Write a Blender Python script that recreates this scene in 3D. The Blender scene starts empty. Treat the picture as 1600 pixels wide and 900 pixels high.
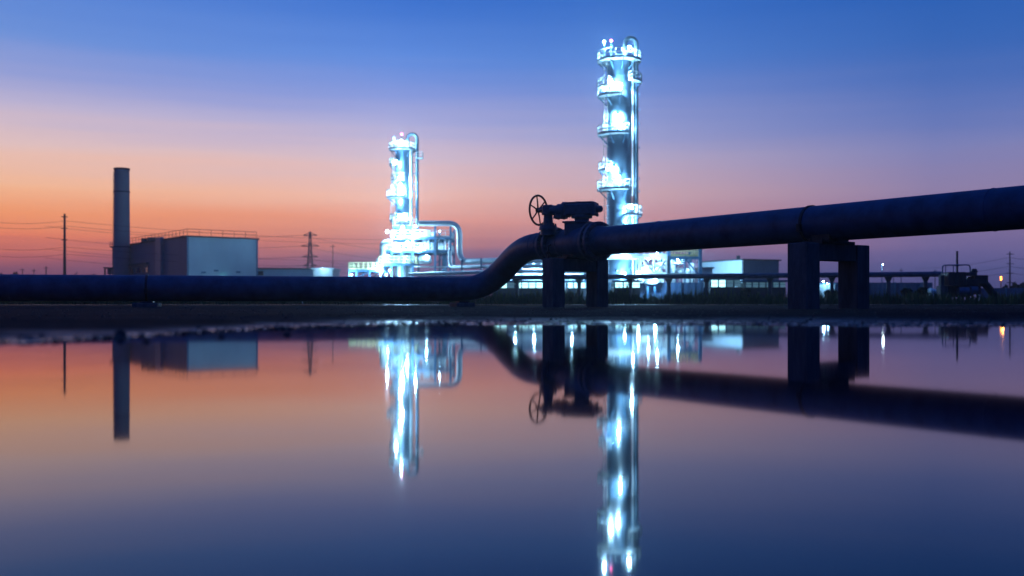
import bpy, math, random
import numpy as np
from mathutils import Vector, Matrix, noise
random.seed(7)
R = math.radians
sc = bpy.context.scene
col = sc.collection
F, HY, CH = 1556.0, 473.0, 0.25      # focal length in photo pixels, horizon row, camera height

def at(px, py, Y):
    return Vector(((px-800)/F*Y, Y, CH+(HY-py)/F*Y))

# ------------------------------------------------------------------ materials
def mat(name, c, rough=.5, metal=0., var=.25, scale=3., bump=0., bscale=20., emit=None, estr=0., spec=.5, c2=None, stretch=None, coat=0.):
    m = bpy.data.materials.new(name); m.use_nodes = True
    nt = m.node_tree; N = nt.nodes; L = nt.links
    b = N['Principled BSDF']
    b.inputs['Roughness'].default_value = rough; b.inputs['Metallic'].default_value = metal
    b.inputs['Specular IOR Level'].default_value = spec
    b.inputs['Coat Weight'].default_value = coat
    tc = N.new('ShaderNodeTexCoord'); mp = N.new('ShaderNodeMapping')
    L.new(tc.outputs['Object'], mp.inputs['Vector'])
    if stretch: mp.inputs['Scale'].default_value = stretch
    n = N.new('ShaderNodeTexNoise'); n.inputs['Scale'].default_value = scale
    n.inputs['Detail'].default_value = 6; n.inputs['Roughness'].default_value = .65
    L.new(mp.outputs['Vector'], n.inputs['Vector'])
    r = N.new('ShaderNodeValToRGB')
    r.color_ramp.elements[0].position = .32; r.color_ramp.elements[1].position = .68
    lo = c2 if c2 else tuple(x*(1-var) for x in c); hi = tuple(min(1, x*(1+var*.6)) for x in c)
    r.color_ramp.elements[0].color = (*lo, 1); r.color_ramp.elements[1].color = (*hi, 1)
    L.new(n.outputs['Fac'], r.inputs['Fac']); L.new(r.outputs['Color'], b.inputs['Base Color'])
    mr = N.new('ShaderNodeMapRange'); mr.inputs['To Min'].default_value = max(.03, rough-.12); mr.inputs['To Max'].default_value = min(1, rough+.12)
    L.new(n.outputs['Fac'], mr.inputs['Value']); L.new(mr.outputs['Result'], b.inputs['Roughness'])
    if bump:
        n2 = N.new('ShaderNodeTexNoise'); n2.inputs['Scale'].default_value = bscale; n2.inputs['Detail'].default_value = 5
        L.new(mp.outputs['Vector'], n2.inputs['Vector'])
        bp = N.new('ShaderNodeBump'); bp.inputs['Strength'].default_value = bump; bp.inputs['Distance'].default_value = .05
        L.new(n2.outputs['Fac'], bp.inputs['Height']); L.new(bp.outputs['Normal'], b.inputs['Normal'])
    if emit:
        b.inputs['Emission Color'].default_value = (*emit, 1); b.inputs['Emission Strength'].default_value = estr
    return m

M = {}
M['pipe'] = mat('pipeline_paint', (.045,.115,.22), .46, 0, .3, 1.7, .12, 24, spec=.4, c2=(.022,.06,.12))
M['valve'] = mat('valve_paint', (.10,.14,.20), .42, .0, .3, 6, .15, 30)
M['wheel'] = mat('handwheel_paint', (.10,.03,.02), .45, .1, .3, 8)
M['concrete'] = mat('weathered_concrete', (.14,.135,.15), .85, 0, .5, 1.6, .35, 14, stretch=(2.5,2.5,.6))
M['rubber'] = mat('clamp_steel', (.04,.04,.045), .5, .5, .3, 9)
M['clad'] = mat('aluminium_cladding', (.13,.23,.33), .38, .5, .22, .5, .1, 3, stretch=(1,1,.35))
M['white'] = mat('galvanised_steel', (.62,.65,.66), .5, .2, .15, 1.5)
M['wpipe'] = mat('insulated_pipe_jacket', (.66,.70,.72), .38, .3, .15, .8)
M['vent'] = mat('dark_steel_pipe', (.10,.15,.20), .35, .4, .2, .8)
M['dsteel'] = mat('blue_structural_steel', (.07,.19,.34), .5, .1, .25, 1)
M['cream'] = mat('cream_painted_guard', (.68,.58,.28), .55, 0, .25, 1)
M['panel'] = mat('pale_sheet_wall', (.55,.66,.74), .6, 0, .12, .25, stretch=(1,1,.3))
M['shadepanel'] = mat('shade_tinted_sheet_wall', (.15,.15,.26), .6, 0, .2, .3, stretch=(1,1,.3))  # violet shade of the warehouse's unlit long side put into the sheet colour
M['roof'] = mat('dark_roof_sheet', (.07,.07,.08), .7, 0, .3, .5)
M['stack'] = mat('chimney_concrete', (.30,.33,.36), .75, 0, .2, .25, stretch=(1,1,.4))
M['bluewall'] = mat('blue_profiled_sheet', (.06,.13,.26), .6, 0, .3, .3)
M['dark'] = mat('dark_machine_paint', (.04,.05,.07), .55, .2, .3, 2)
M['wood'] = mat('utility_pole_timber', (.07,.06,.055), .8, 0, .3, 2)
M['wire'] = mat('power_cable', (.03,.03,.03), .6)
M['leaf'] = mat('tree_leaves', (.05,.075,.03), .7, 0, .5, 3)
M['bark'] = mat('tree_bark', (.07,.055,.045), .9, 0, .4, 4)
M['weed'] = mat('roadside_weeds', (.13,.17,.035), .7, 0, .5, .5, c2=(.045,.06,.02))
M['stone'] = mat('wet_gravel', (.022,.021,.024), .5, 0, .5, 5, .2, 60)
M['glass'] = mat('window_glass', (.02,.03,.04), .08)
CY = (.32,.68,1.)
M['lamp'] = mat('floodlight_lens', (.8,.9,1), .4, emit=(.45,.8,1.), estr=200)
M['strip'] = mat('lit_window', (.7,.8,.8), .4, emit=(.40,.88,.95), estr=2.6)
M['stripdim'] = mat('dim_lit_window', (.4,.5,.6), .4, emit=(.25,.6,.8), estr=.22)
M['warm'] = mat('warm_bulkhead_light', (.9,.7,.3), .4, emit=(.9,.95,.45), estr=4)
M['red'] = mat('red_beacon_lens', (.9,.1,.2), .4, emit=(1,.12,.35), estr=25)
M['orange'] = mat('orange_lamp_lens', (.9,.4,.1), .4, emit=(1,.33,.04), estr=7)

# ------------------------------------------------------------------ mesh builder
class MB:
    def __init__(s): s.v=[]; s.f=[]; s.sm=[]; s.cuts=[]
    def cut(s):
        if len(s.v) and (not s.cuts or s.cuts[-1][0]<len(s.v)): s.cuts.append((len(s.v),len(s.f)))
        return s
    def build_each(s,name,m,parent):
        s.cut(); a=(0,0); res=[]
        for c in s.cuts:
            q=MB(); q.v=s.v[a[0]:c[0]]; q.f=[tuple(i-a[0] for i in f) for f in s.f[a[1]:c[1]]]; q.sm=s.sm[a[1]:c[1]]; a=c
            res.append(q.build(name,m,parent))
        return res
    def add(s, vs, fs, smooth=False):
        o=len(s.v); s.v += [tuple(v) for v in vs]
        for f in fs: s.f.append(tuple(i+o for i in f)); s.sm.append(smooth)
        return s
    def box(s, c, size, ax=None, bev=0.):
        c=Vector(c); hx,hy,hz=[k/2 for k in size]
        A = ax if ax else (Vector((1,0,0)),Vector((0,1,0)),Vector((0,0,1)))
        if bev<=0:
            vs=[c+A[0]*x*hx+A[1]*y*hy+A[2]*z*hz for z in(-1,1) for y in(-1,1) for x in(-1,1)]
            s.add(vs,[(0,2,3,1),(4,5,7,6),(0,1,5,4),(2,6,7,3),(0,4,6,2),(1,3,7,5)])
        else:   # chamfered verticals and top/bottom edges
            def ring(z,q):
                x,y=hx-q,hy-q; b=bev
                pts=[(x-b,-y),(x,-y+b),(x,y-b),(x-b,y),(-x+b,y),(-x,y-b),(-x,-y+b),(-x+b,-y)]
                return [c+A[0]*p+A[1]*r+A[2]*z for p,r in pts]
            vs=ring(-hz,bev)+ring(-hz+bev,0)+ring(hz-bev,0)+ring(hz,bev); fs=[]
            for k in range(3):
                for i in range(8):
                    j=(i+1)%8; fs.append((k*8+i,k*8+j,k*8+8+j,k*8+8+i))
            fs.append(tuple(range(7,-1,-1))); fs.append(tuple(range(24,32)))
            s.add(vs,fs)
        return s
    def tube(s, pts, r, n=12, cap=True, smooth=True):
        pts=[Vector(p) for p in pts]; rs = r if isinstance(r,(list,tuple)) else [r]*len(pts)
        rings=[]; up=None
        for i,p in enumerate(pts):
            if i==0: t=pts[1]-p
            elif i==len(pts)-1: t=p-pts[i-1]
            else: t=(pts[i+1]-p).normalized()+(p-pts[i-1]).normalized()
            t.normalize()
            if up is None:
                up=Vector((0,0,1)) if abs(t.z)<.9 else Vector((1,0,0))
            a=(up-t*up.dot(t))
            if a.length<1e-5: a=Vector((0,1,0))
            a.normalize(); b=t.cross(a); up=a
            rings.append([p+(a*math.cos(2*math.pi*k/n)+b*math.sin(2*math.pi*k/n))*rs[i] for k in range(n)])
        vs=[v for g in rings for v in g]; fs=[]
        for i in range(len(pts)-1):
            for k in range(n):
                j=(k+1)%n; fs.append((i*n+k,i*n+j,(i+1)*n+j,(i+1)*n+k))
        s.add(vs,fs,smooth)
        if cap:
            s.add(rings[0],[tuple(range(n-1,-1,-1))]); s.add(rings[-1],[tuple(range(n))])
        return s
    def bar(s, a, b, r, n=4): return s.tube([a,b], r, n, True, n>6)
    def disc(s, c, axis, r, th, n=32, bev=.0):
        c=Vector(c); a=Vector(axis).normalized()
        b=bev or th*.15
        return s.tube([c-a*th/2, c-a*(th/2-b), c+a*(th/2-b), c+a*th/2],[r-b,r,r,r-b],n,True,False)
    def torus(s, c, axis, R0, r, n=36, m=8):
        c=Vector(c); a=Vector(axis).normalized()
        u=a.cross(Vector((0,0,1))).normalized(); w=a.cross(u)
        vs=[]; fs=[]
        for i in range(n):
            th=2*math.pi*i/n; d=u*math.cos(th)+w*math.sin(th)
            for k in range(m):
                ph=2*math.pi*k/m; vs.append(c+d*(R0+r*math.cos(ph))+a*r*math.sin(ph))
        for i in range(n):
            for k in range(m):
                fs.append((i*m+k,((i+1)%n)*m+k,((i+1)%n)*m+(k+1)%m,i*m+(k+1)%m))
        return s.add(vs,fs,True)
    def ball(s, c, r, n=10, sq=(1,1,1)):
        c=Vector(c); m=n//2+1; vs=[]; fs=[]
        for i in range(m+1):
            th=math.pi*i/m
            for k in range(n):
                ph=2*math.pi*k/n
                vs.append(c+Vector((math.sin(th)*math.cos(ph)*r*sq[0],math.sin(th)*math.sin(ph)*r*sq[1],math.cos(th)*r*sq[2])))
        for i in range(m):
            for k in range(n): fs.append((i*n+k,(i+1)*n+k,(i+1)*n+(k+1)%n,i*n+(k+1)%n))
        return s.add(vs,fs,True)
    def build(s, name, m, parent=None, loc=None):
        me=bpy.data.meshes.new(name)
        off = Vector(loc) if loc is not None else (Vector(parent['_o']) if parent is not None and '_o' in parent else Vector((0,0,0)))
        me.from_pydata([tuple(Vector(v)-off) for v in s.v],[],s.f); me.polygons.foreach_set('use_smooth', s.sm)
        me.materials.append(m); me.update()
        o=bpy.data.objects.new(name,me); col.objects.link(o)
        if parent is not None: o.parent=parent
        else: o.location=off
        if parent is not None: o['_o']=parent['_o']
        return o

def tag(o,label=None,cat=None,group=None,kind=None):
    if label: o['label']=label
    if cat: o['category']=cat
    if group: o['group']=group
    if kind: o['kind']=kind
    return o
def thing(name,label,cat,loc,group=None):
    o=bpy.data.objects.new(name,None); col.objects.link(o); o.location=loc; o['_o']=tuple(loc)
    o.empty_display_size=.3
    return tag(o,label,cat,group)
def light(parent, loc, power, color=CY, rad=.15, name='lamp_glow', aim=None):
    ld=bpy.data.lights.new(name,'SPOT' if aim is not None else 'POINT')
    if aim is not None: ld.spot_size=R(130); ld.spot_blend=.6
    ld.energy=power; ld.color=color; ld.shadow_soft_size=rad
    o=bpy.data.objects.new(name,ld); col.objects.link(o); o.parent=parent
    o.location=Vector(loc)-Vector(parent['_o'])
    if aim is not None: o.rotation_euler=Vector(aim).to_track_quat('-Z','Y').to_euler()
    return o

# ------------------------------------------------------------------ camera
cd=bpy.data.cameras.new('camera'); cam=bpy.data.objects.new('camera',cd); col.objects.link(cam); sc.camera=cam
cam.location=(0,0,CH); cam.rotation_euler=(R(90),0,0)
cd.sensor_width=36; cd.lens=36*F/1600; cd.shift_y=(HY-450)/1600
cd.clip_start=.05; cd.clip_end=5000
cd.dof.use_dof=True; cd.dof.focus_distance=29; cd.dof.aperture_fstop=cd.lens/1000/.055
cd.dof.aperture_blades=0

# ------------------------------------------------------------------ world: dusk sky by direction
def lin(c): return tuple(((x/255)/12.92 if x/255<=.04045 else ((x/255+.055)/1.055)**2.4) for x in c)
w=bpy.data.worlds.new('World'); sc.world=w; w.use_nodes=True
nt=w.node_tree; N=nt.nodes; L=nt.links; N.clear()
out=N.new('ShaderNodeOutputWorld'); bg=N.new('ShaderNodeBackground'); L.new(bg.outputs[0],out.inputs['Surface'])
tc=N.new('ShaderNodeTexCoord'); sep=N.new('ShaderNodeSeparateXYZ'); L.new(tc.outputs['Generated'],sep.inputs[0])
def math_(op,a,b=None,c=None,clamp=False):
    n=N.new('ShaderNodeMath'); n.operation=op; n.use_clamp=clamp
    for i,x in enumerate((a,b,c)):
        if x is None: continue
        if isinstance(x,(int,float)): n.inputs[i].default_value=x
        else: L.new(x,n.inputs[i])
    return n.outputs[0]
az=math_('ARCTAN2',sep.outputs['X'],sep.outputs['Y'])
# long thin cloud streaks bend the colour bands near the horizon
mp=N.new('ShaderNodeMapping'); mp.inputs['Scale'].default_value=(1.2,1.2,26); L.new(tc.outputs['Generated'],mp.inputs['Vector'])
nz=N.new('ShaderNodeTexNoise'); nz.inputs['Scale'].default_value=2.2; nz.inputs['Detail'].default_value=4; L.new(mp.outputs['Vector'],nz.inputs['Vector'])
wob=math_('MULTIPLY',math_('SUBTRACT',nz.outputs['Fac'],.5),.028)
z=math_('ADD',sep.outputs['Z'],wob)
fac=math_('MULTIPLY',math_('ADD',z,.0),2.5,clamp=True)     # 0..0.4 of sin(elevation)
def ramp(stops):
    n=N.new('ShaderNodeValToRGB'); cr=n.color_ramp; cr.interpolation='B_SPLINE' if False else 'EASE'
    cr.interpolation='LINEAR'
    while len(cr.elements)>1: cr.elements.remove(cr.elements[-1])
    first=True
    for (yy,c) in stops:
        e=(HY-yy)/F; zz=e/math.sqrt(1+e*e)*2.5
        if first: cr.elements[0].position=max(0,zz); cr.elements[0].color=(*lin(c),1); first=False
        else:
            el=cr.elements.new(min(1,zz)); el.color=(*lin(c),1)
    L.new(fac,n.inputs['Fac']); return n.outputs['Color']
SKY_L=[(473,(90,60,96)),(425,(134,82,106)),(402,(186,98,98)),(385,(242,130,90)),(350,(255,158,100)),(305,(255,190,146)),(250,(234,198,192)),(200,(196,184,212)),(150,(152,162,216)),(90,(108,146,218)),(0,(78,128,214)),(-120,(38,86,178)),(-300,(20,52,134))]
SKY_C=[(473,(82,66,106)),(425,(108,80,120)),(402,(142,98,122)),(385,(198,122,114)),(350,(242,156,126)),(305,(247,188,168)),(250,(220,190,200)),(200,(178,174,216)),(150,(138,154,220)),(90,(92,138,222)),(0,(58,114,208)),(-120,(26,76,166)),(-300,(14,48,130))]
SKY_R=[(473,(66,66,114)),(425,(86,88,140)),(402,(104,98,150)),(380,(122,108,156)),(350,(144,122,162)),(305,(148,132,172)),(250,(128,132,186)),(200,(98,120,188)),(150,(74,110,186)),(90,(52,102,184)),(0,(32,92,180)),(-120,(18,66,148)),(-300,(10,42,114))]
SKY_B=[(473,(10,16,50)),(350,(12,22,66)),(200,(10,36,94)),(0,(8,44,112)),(-200,(8,42,112))]
cL,cC,cR,cB=ramp(SKY_L),ramp(SKY_C),ramp(SKY_R),ramp(SKY_B)
def mixc(f,a,b):
    n=N.new('ShaderNodeMix'); n.data_type='RGBA'; n.clamp_factor=True
    L.new(f,n.inputs[0]); L.new(a,n.inputs[6]); L.new(b,n.inputs[7]); return n.outputs[2]
def mr(v,a,b,smooth=True):
    n=N.new('ShaderNodeMapRange'); n.interpolation_type='SMOOTHSTEP' if smooth else 'LINEAR'; n.clamp=True
    L.new(v,n.inputs['Value']); n.inputs['From Min'].default_value=a; n.inputs['From Max'].default_value=b; return n.outputs['Result']
c1=mixc(mr(az,R(-28),R(-6),False),cL,cC)
c2=mixc(mr(az,R(-7),R(23),False),c1,cR)
absaz=math_('ABSOLUTE',math_('ADD',az,R(8)))
c3=mixc(mr(absaz,R(34),R(76)),c2,cB)
# overhead the sky settles into one deep blue
zen=N.new('ShaderNodeRGB'); zen.outputs[0].default_value=(*lin((14,60,144)),1)
c4=mixc(mr(sep.outputs['Z'],.36,.8),c3,zen.outputs[0])
sky=N.new('ShaderNodeTexSky'); sky.sky_type='NISHITA'; sky.sun_disc=False; sky.sun_elevation=R(-3); sky.sun_rotation=R(-35); sky.dust_density=2
addn=N.new('ShaderNodeMix'); addn.data_type='RGBA'; addn.blend_type='ADD'; addn.inputs[0].default_value=.05
L.new(c4,addn.inputs[6]); L.new(sky.outputs[0],addn.inputs[7])
L.new(addn.outputs[2],bg.inputs['Color']); bg.inputs['Strength'].default_value=1.0
sd=bpy.data.lights.new('sun','SUN'); sd.energy=.02; sd.angle=R(14); sd.color=(1,.6,.4)
so=bpy.data.objects.new('sun',sd); col.objects.link(so); so.rotation_euler=(R(-88),0,R(52))

# ------------------------------------------------------------------ ground and water
SX=[-60,-9,-4.2,-3.0,-2.6,-2.1,-1.2,-.3,1.5,3.5,5.4,9,14,30,45,60]
SY=[2.5,3.0,4.2,6.0,8.4,9.9,11.2,11.5,11.5,11.0,10.6,10.2,9.5,6,-3,-8]
def fbm(x,y,s,o=3,seed=0):
    return noise.fractal((x*s,y*s,seed),1.0,2.0,o)
def gh(x,y):
    ys=np.interp(x,SX,SY)
    d=y-ys
    if y<3: d=max(d,-(y+3.5))
    if d<0: base=max(-.25,.05*d)
    else: base=.055*(1-math.exp(-d/2.2))+.03*(1-math.exp(-d/18))
    left=1/(1+math.exp(max(-30,min(30,(x+.6)*1.8))))
    if abs(d)<8 and abs(x)<30:
        g=math.exp(-(d/1.6)**2)
        base+=fbm(x,y*.8,.9,3,3)*(.010+.008*left)*g
        if d>-3: base+=fbm(x,y,4.2,4,9)*.011+fbm(x,y,11,3,14)*.004
        if d>0: base+=fbm(x,y,1.1,3,5)*.012*min(1,d)
    elif y<60 and abs(x)<60:
        base+=fbm(x,y,.9,3,5)*.016
    else: base+=fbm(x,y,.1,2,5)*.02
    return base
def axis(lo,hi,step,far,k):
    a=list(np.arange(lo,hi,step)); b=[hi]; s=step
    while b[-1]<far: s*=k; b.append(b[-1]+s)
    c=[lo]; s=step
    while c[-1]>-far: s*=k; c.append(c[-1]-s)
    return c[:0:-1]+a+b
xs=axis(-5.5,7.5,.05,480,1.09)
ys=[y for y in axis(3.5,16,.05,480,1.045)]
ys=[y for y in ys]
V=[(x,y,gh(x,y)) for y in ys for x in xs]; nx=len(xs)
me=bpy.data.meshes.new('ground')
me.from_pydata(V,[],[(j*nx+i,j*nx+i+1,(j+1)*nx+i+1,(j+1)*nx+i) for j in range(len(ys)-1) for i in range(nx-1)])
me.polygons.foreach_set('use_smooth',[True]*len(me.polygons))
g=bpy.data.objects.new('ground',me); col.objects.link(g); tag(g,'dark wet gravel ground',None,None,'structure')
def ground_mat():
    m=bpy.data.materials.new('wet_ground'); m.use_nodes=True; nt=m.node_tree; N=nt.nodes; L=nt.links; b=N['Principled BSDF']
    tc=N.new('ShaderNodeTexCoord')
    def nz(s,d=6,st=(1,1,1)):
        mp=N.new('ShaderNodeMapping'); mp.inputs['Scale'].default_value=st; L.new(tc.outputs['Object'],mp.inputs['Vector'])
        n=N.new('ShaderNodeTexNoise'); n.inputs['Scale'].default_value=s; n.inputs['Detail'].default_value=d; L.new(mp.outputs['Vector'],n.inputs['Vector']); return n
    a=nz(.35,5,(.35,1.6,1)); r=N.new('ShaderNodeValToRGB')
    r.color_ramp.elements[0].position=.38; r.color_ramp.elements[0].color=(.005,.006,.012,1)
    r.color_ramp.elements[1].position=.62; r.color_ramp.elements[1].color=(.016,.018,.030,1)
    L.new(a.outputs['Fac'],r.inputs['Fac']); L.new(r.outputs['Color'],b.inputs['Base Color'])
    c=nz(.8,6,(.5,1.5,1)); sp=N.new('ShaderNodeSeparateXYZ'); L.new(tc.outputs['Object'],sp.inputs[0])
    ad=N.new('ShaderNodeMath'); ad.operation='MULTIPLY_ADD'; L.new(c.outputs['Fac'],ad.inputs[0]); ad.inputs[1].default_value=.05; L.new(sp.outputs['Z'],ad.inputs[2])
    def rng(lo,hi,a0,a1,sock):
        q=N.new('ShaderNodeMapRange'); q.inputs['From Min'].default_value=lo; q.inputs['From Max'].default_value=hi; q.inputs['To Min'].default_value=a0; q.inputs['To Max'].default_value=a1
        L.new(ad.outputs[0],q.inputs['Value']); L.new(q.outputs['Result'],b.inputs[sock])
    rng(.035,.075,.2,.85,'Roughness'); rng(.035,.075,.5,.04,'Specular IOR Level')     # wet film just above the waterline, dry rough gravel higher up
    n2=nz(28,8); n3=nz(140,3)
    bp=N.new('ShaderNodeBump'); bp.inputs['Strength'].default_value=1; bp.inputs['Distance'].default_value=.02; L.new(n2.outputs['Fac'],bp.inputs['Height'])
    bp2=N.new('ShaderNodeBump'); bp2.inputs['Strength'].default_value=.6; bp2.inputs['Distance'].default_value=.006; L.new(n3.outputs['Fac'],bp2.inputs['Height']); L.new(bp.outputs['Normal'],bp2.inputs['Normal'])
    L.new(bp2.outputs['Normal'],b.inputs['Normal'])
    return m
me.materials.append(ground_mat())

# puddle water
def water_mat():
    m=bpy.data.materials.new('still_water'); m.use_nodes=True; nt=m.node_tree; N=nt.nodes; L=nt.links; b=N['Principled BSDF']
    b.inputs['Base Color'].default_value=(.0,.006,.03,1); b.inputs['IOR'].default_value=1.26; b.inputs['Roughness'].default_value=.037
    tc=N.new('ShaderNodeTexCoord'); mp=N.new('ShaderNodeMapping'); mp.inputs['Scale'].default_value=(1.,.7,1); L.new(tc.outputs['Object'],mp.inputs['Vector'])
    n=N.new('ShaderNodeTexNoise'); n.inputs['Scale'].default_value=2.2; n.inputs['Detail'].default_value=2; L.new(mp.outputs['Vector'],n.inputs['Vector'])
    bp=N.new('ShaderNodeBump'); bp.inputs['Strength'].default_value=1; bp.inputs['Distance'].default_value=.00035; L.new(n.outputs['Fac'],bp.inputs['Height']); L.new(bp.outputs['Normal'],b.inputs['Normal'])
    return m
wv=MB(); wv.add([(-60,-12,0),(62,-12,0),(62,16,0),(-60,16,0)],[(0,1,2,3)])
tag(wv.build('puddle_water',water_mat()),'still puddle water',None,None,'structure')

# gravel along the bank (nobody could count it)
def ico():
    t=(1+5**.5)/2; v=[(-1,t,0),(1,t,0),(-1,-t,0),(1,-t,0),(0,-1,t),(0,1,t),(0,-1,-t),(0,1,-t),(t,0,-1),(t,0,1),(-t,0,-1),(-t,0,1)]
    f=[(0,11,5),(0,5,1),(0,1,7),(0,7,10),(0,10,11),(1,5,9),(5,11,4),(11,10,2),(10,7,6),(7,1,8),(3,9,4),(3,4,2),(3,2,6),(3,6,8),(3,8,9),(4,9,5),(2,4,11),(6,2,10),(8,6,7),(9,8,1)]
    return [Vector(a).normalized() for a in v],f
IV,IF=ico()
gb=MB()
def pebble(mb,x,y,r,zoff=.2):
    r=min(r,.022)
    rz=random.uniform(0,6.3); c,s=math.cos(rz),math.sin(rz); a=[random.uniform(.6,1.35)*r for _ in range(3)]; a[2]*=.6
    z0=gh(x,y)+a[2]*zoff; vs=[]
    for v in IV:
        k=random.uniform(.85,1.15); p=Vector((v.x*a[0]*k,v.y*a[1]*k,v.z*a[2]*k)); vs.append((x+p.x*c-p.y*s,y+p.x*s+p.y*c,z0+p.z))
    mb.add(vs,IF,False)
for i in range(3600):
    x=random.uniform(-5,8); d=random.gauss(.35,.45); y=np.interp(x,SX,SY)+d
    if y<3.2 or y/ max(abs(x),.01)<1.6: continue
    pebble(gb,x,y,random.lognormvariate(math.log(.009),.45))
for i in range(2400):      # grit and mud lumps standing in the shallows at the left
    x=random.uniform(-4.2,-.5); d=-abs(random.gauss(0,.55)); y=np.interp(x,SX,SY)+d
    if y<4: continue
    k_=random.lognormvariate(math.log(.013),.5); z_=gh(x,y); gb_z=min(0,-z_) ; 
    pebble(gb,x,y,k_*1.0,.8)
for i in range(2600):
    y=random.uniform(11,40); x=random.uniform(-.55,.58)*y; pebble(gb,x,y,random.lognormvariate(math.log(.014),.5))
tag(gb.build('gravel',M['stone']),'loose wet gravel scattered over the dark bank',None,None,'stuff')
# single bigger stones standing out of the shallow edge
for (px,py,r,lb) in [(185,524,.055,'dark lump of rock in the shallow water, below the chimney'),(448,521,.03,'small dark stone at the water edge below the long low warehouse annex'),
                     (345,524,.028,'small dark stone at the water edge below the big pale warehouse'),(228,531,.025,'little dark stone right of the rock lump in the shallow water')]:
    Y=F*(CH-.01)/(py-HY); x=(px-800)/F*Y; mb=MB()
    for k in range(3): 
        ox,oy=random.uniform(-.4,.4)*r,random.uniform(-.3,.3)*r; z0=.0
        vs=[]
        for v in IV:
            q=random.uniform(.8,1.2); vs.append((x+ox+v.x*r*q*(1.2-k*.25),Y+oy+v.y*r*q*(1.-k*.2),z0+r*.25*k+v.z*r*q*.6))
        mb.add(vs,IF,False)
    tag(mb.build('rock',M['stone'],loc=(x,Y,0)),lb,'rock','stones in the shallow water')

# wet service track crossing behind the pipeline
tr=MB(); pts=[]
for i in range(41):
    x=-60+i*3.2; y=58+.06*x+1.2*math.sin(x*.07); pts.append((x,y))
tr.add([(x,y-2.4,.135) for x,y in pts]+[(x,y+2.4,.135) for x,y in pts],[(i,i+1,42+i,41+i) for i in range(40)])
M['track']=mat('wet_track',(.03,.03,.033),.3,0,.4,.5,.3,3)
tag(tr.build('service_track',M['track']),'wet service track behind the pipeline',None,None,'structure')

# weeds band
wb=MB()
for i in range(17000):
    Y=random.uniform(64,84); x=random.uniform(-.56,.56)*Y
    clump=fbm(x,Y*.3,.35,3,2)
    if clump<-.12: continue
    hgt=random.uniform(.45,.95)+max(0,clump)*1.1
    b=random.uniform(-.3,.3); wd=random.uniform(.02,.06)
    vx,vy=random.uniform(-1,1),random.uniform(-1,1)
    for q in range(2):
        t0=random.uniform(.35,1)
        wb.add([(x-wd*vx,Y-wd*vy,.05),(x+wd*vx,Y+wd*vy,.05),(x+b*.5+wd*vx*1.6,Y,.05+hgt*t0*.6),(x+b,Y+.1*vy,.1+hgt*t0)],[(0,1,2,3)])
        x+=random.uniform(-.15,.15)
tag(wb.build('weeds',M['weed']),'low dark weeds in front of the plant',None,None,'stuff')

# ------------------------------------------------------------------ main pipeline
B0=Vector((3.69,35.9,2.51)); U=Vector((.566,-.825,0)).normalized(); W=Vector((-U.y,U.x,0)); ZV=Vector((0,0,1)); PR=.52
def PB(s): return B0+U*s
P0=Vector((-2.34,42.9,.83)); T0=Vector((.969,.247,0)).normalized(); P3=PB(-4.7)
P1=P0+T0*2.15; P2=P3-U*2.3
def bez(t): return P0*(1-t)**3+P1*3*t*(1-t)**2+P2*3*t*t*(1-t)+P3*t**3
left_pts=[P0-T0*s for s in (34,26,18,10,5,0)]
s_pts=[bez(t/22) for t in range(1,22)]
pl=thing('steel_pipeline','big blue-black pipeline rising in an S-bend to run right on concrete piers','pipeline',(P0.x,P0.y,.83))
MB().tube(left_pts,PR,64).build('low_pipe_run',M['pipe'],pl)
MB().tube([P0]+s_pts+[P3],PR,64,False).build('s_bend',M['pipe'],pl)
MB().tube([P3,PB(-4.1)],PR,64).build('pipe_spool',M['pipe'],pl)
MB().tube([PB(-1.0),PB(4),PB(8.6),PB(15),PB(22),PB(30)],PR,64).build('raised_pipe_run',M['pipe'],pl)
# weld beads
mb=MB()
for p,a in ((P0,T0),(P3,U),(PB(-4.3),U),(PB(2.4),U),(PB(14.2),U),(P0-T0*5.6,T0),(P0-T0*11.6,T0),(P0-T0*17.6,T0)): mb.torus(p,a,PR+.001,.011,64,6).cut()
mb.build_each('weld_seam',M['pipe'],pl)
def flange(s,r,th):
    f=MB().disc(PB(s),U,r,th,56,.012).build('flange',M['valve'],pl)
    bm=MB()
    for k in range(20):
        a=2*math.pi*(k+.5)/20; d=W*math.cos(a)*(r-.075)+ZV*math.sin(a)*(r-.075)
        bm.tube([PB(s-th/2-.075)+d,PB(s+th/2+.075)+d],.026,6)
        for q in (-1,1): bm.tube([PB(s+q*(th/2+.001))+d,PB(s+q*(th/2+.045))+d],.045,6,True,False)
        bm.cut()
    bm.build_each('bolt',M['valve'],f)
flange(-3.92,.68,.14); flange(-3.52,.68,.14)
flange(-1.18,.73,.15); flange(-.88,.73,.15)
MB().tube([PB(-4.15),PB(-4.05),PB(-3.9)],[PR+.005,.56,.56],48).cut().tube([PB(-.9),PB(-.7),PB(-.55)],[.58,.56,PR+.004],48).build_each('hub',M['valve'],pl)
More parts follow.
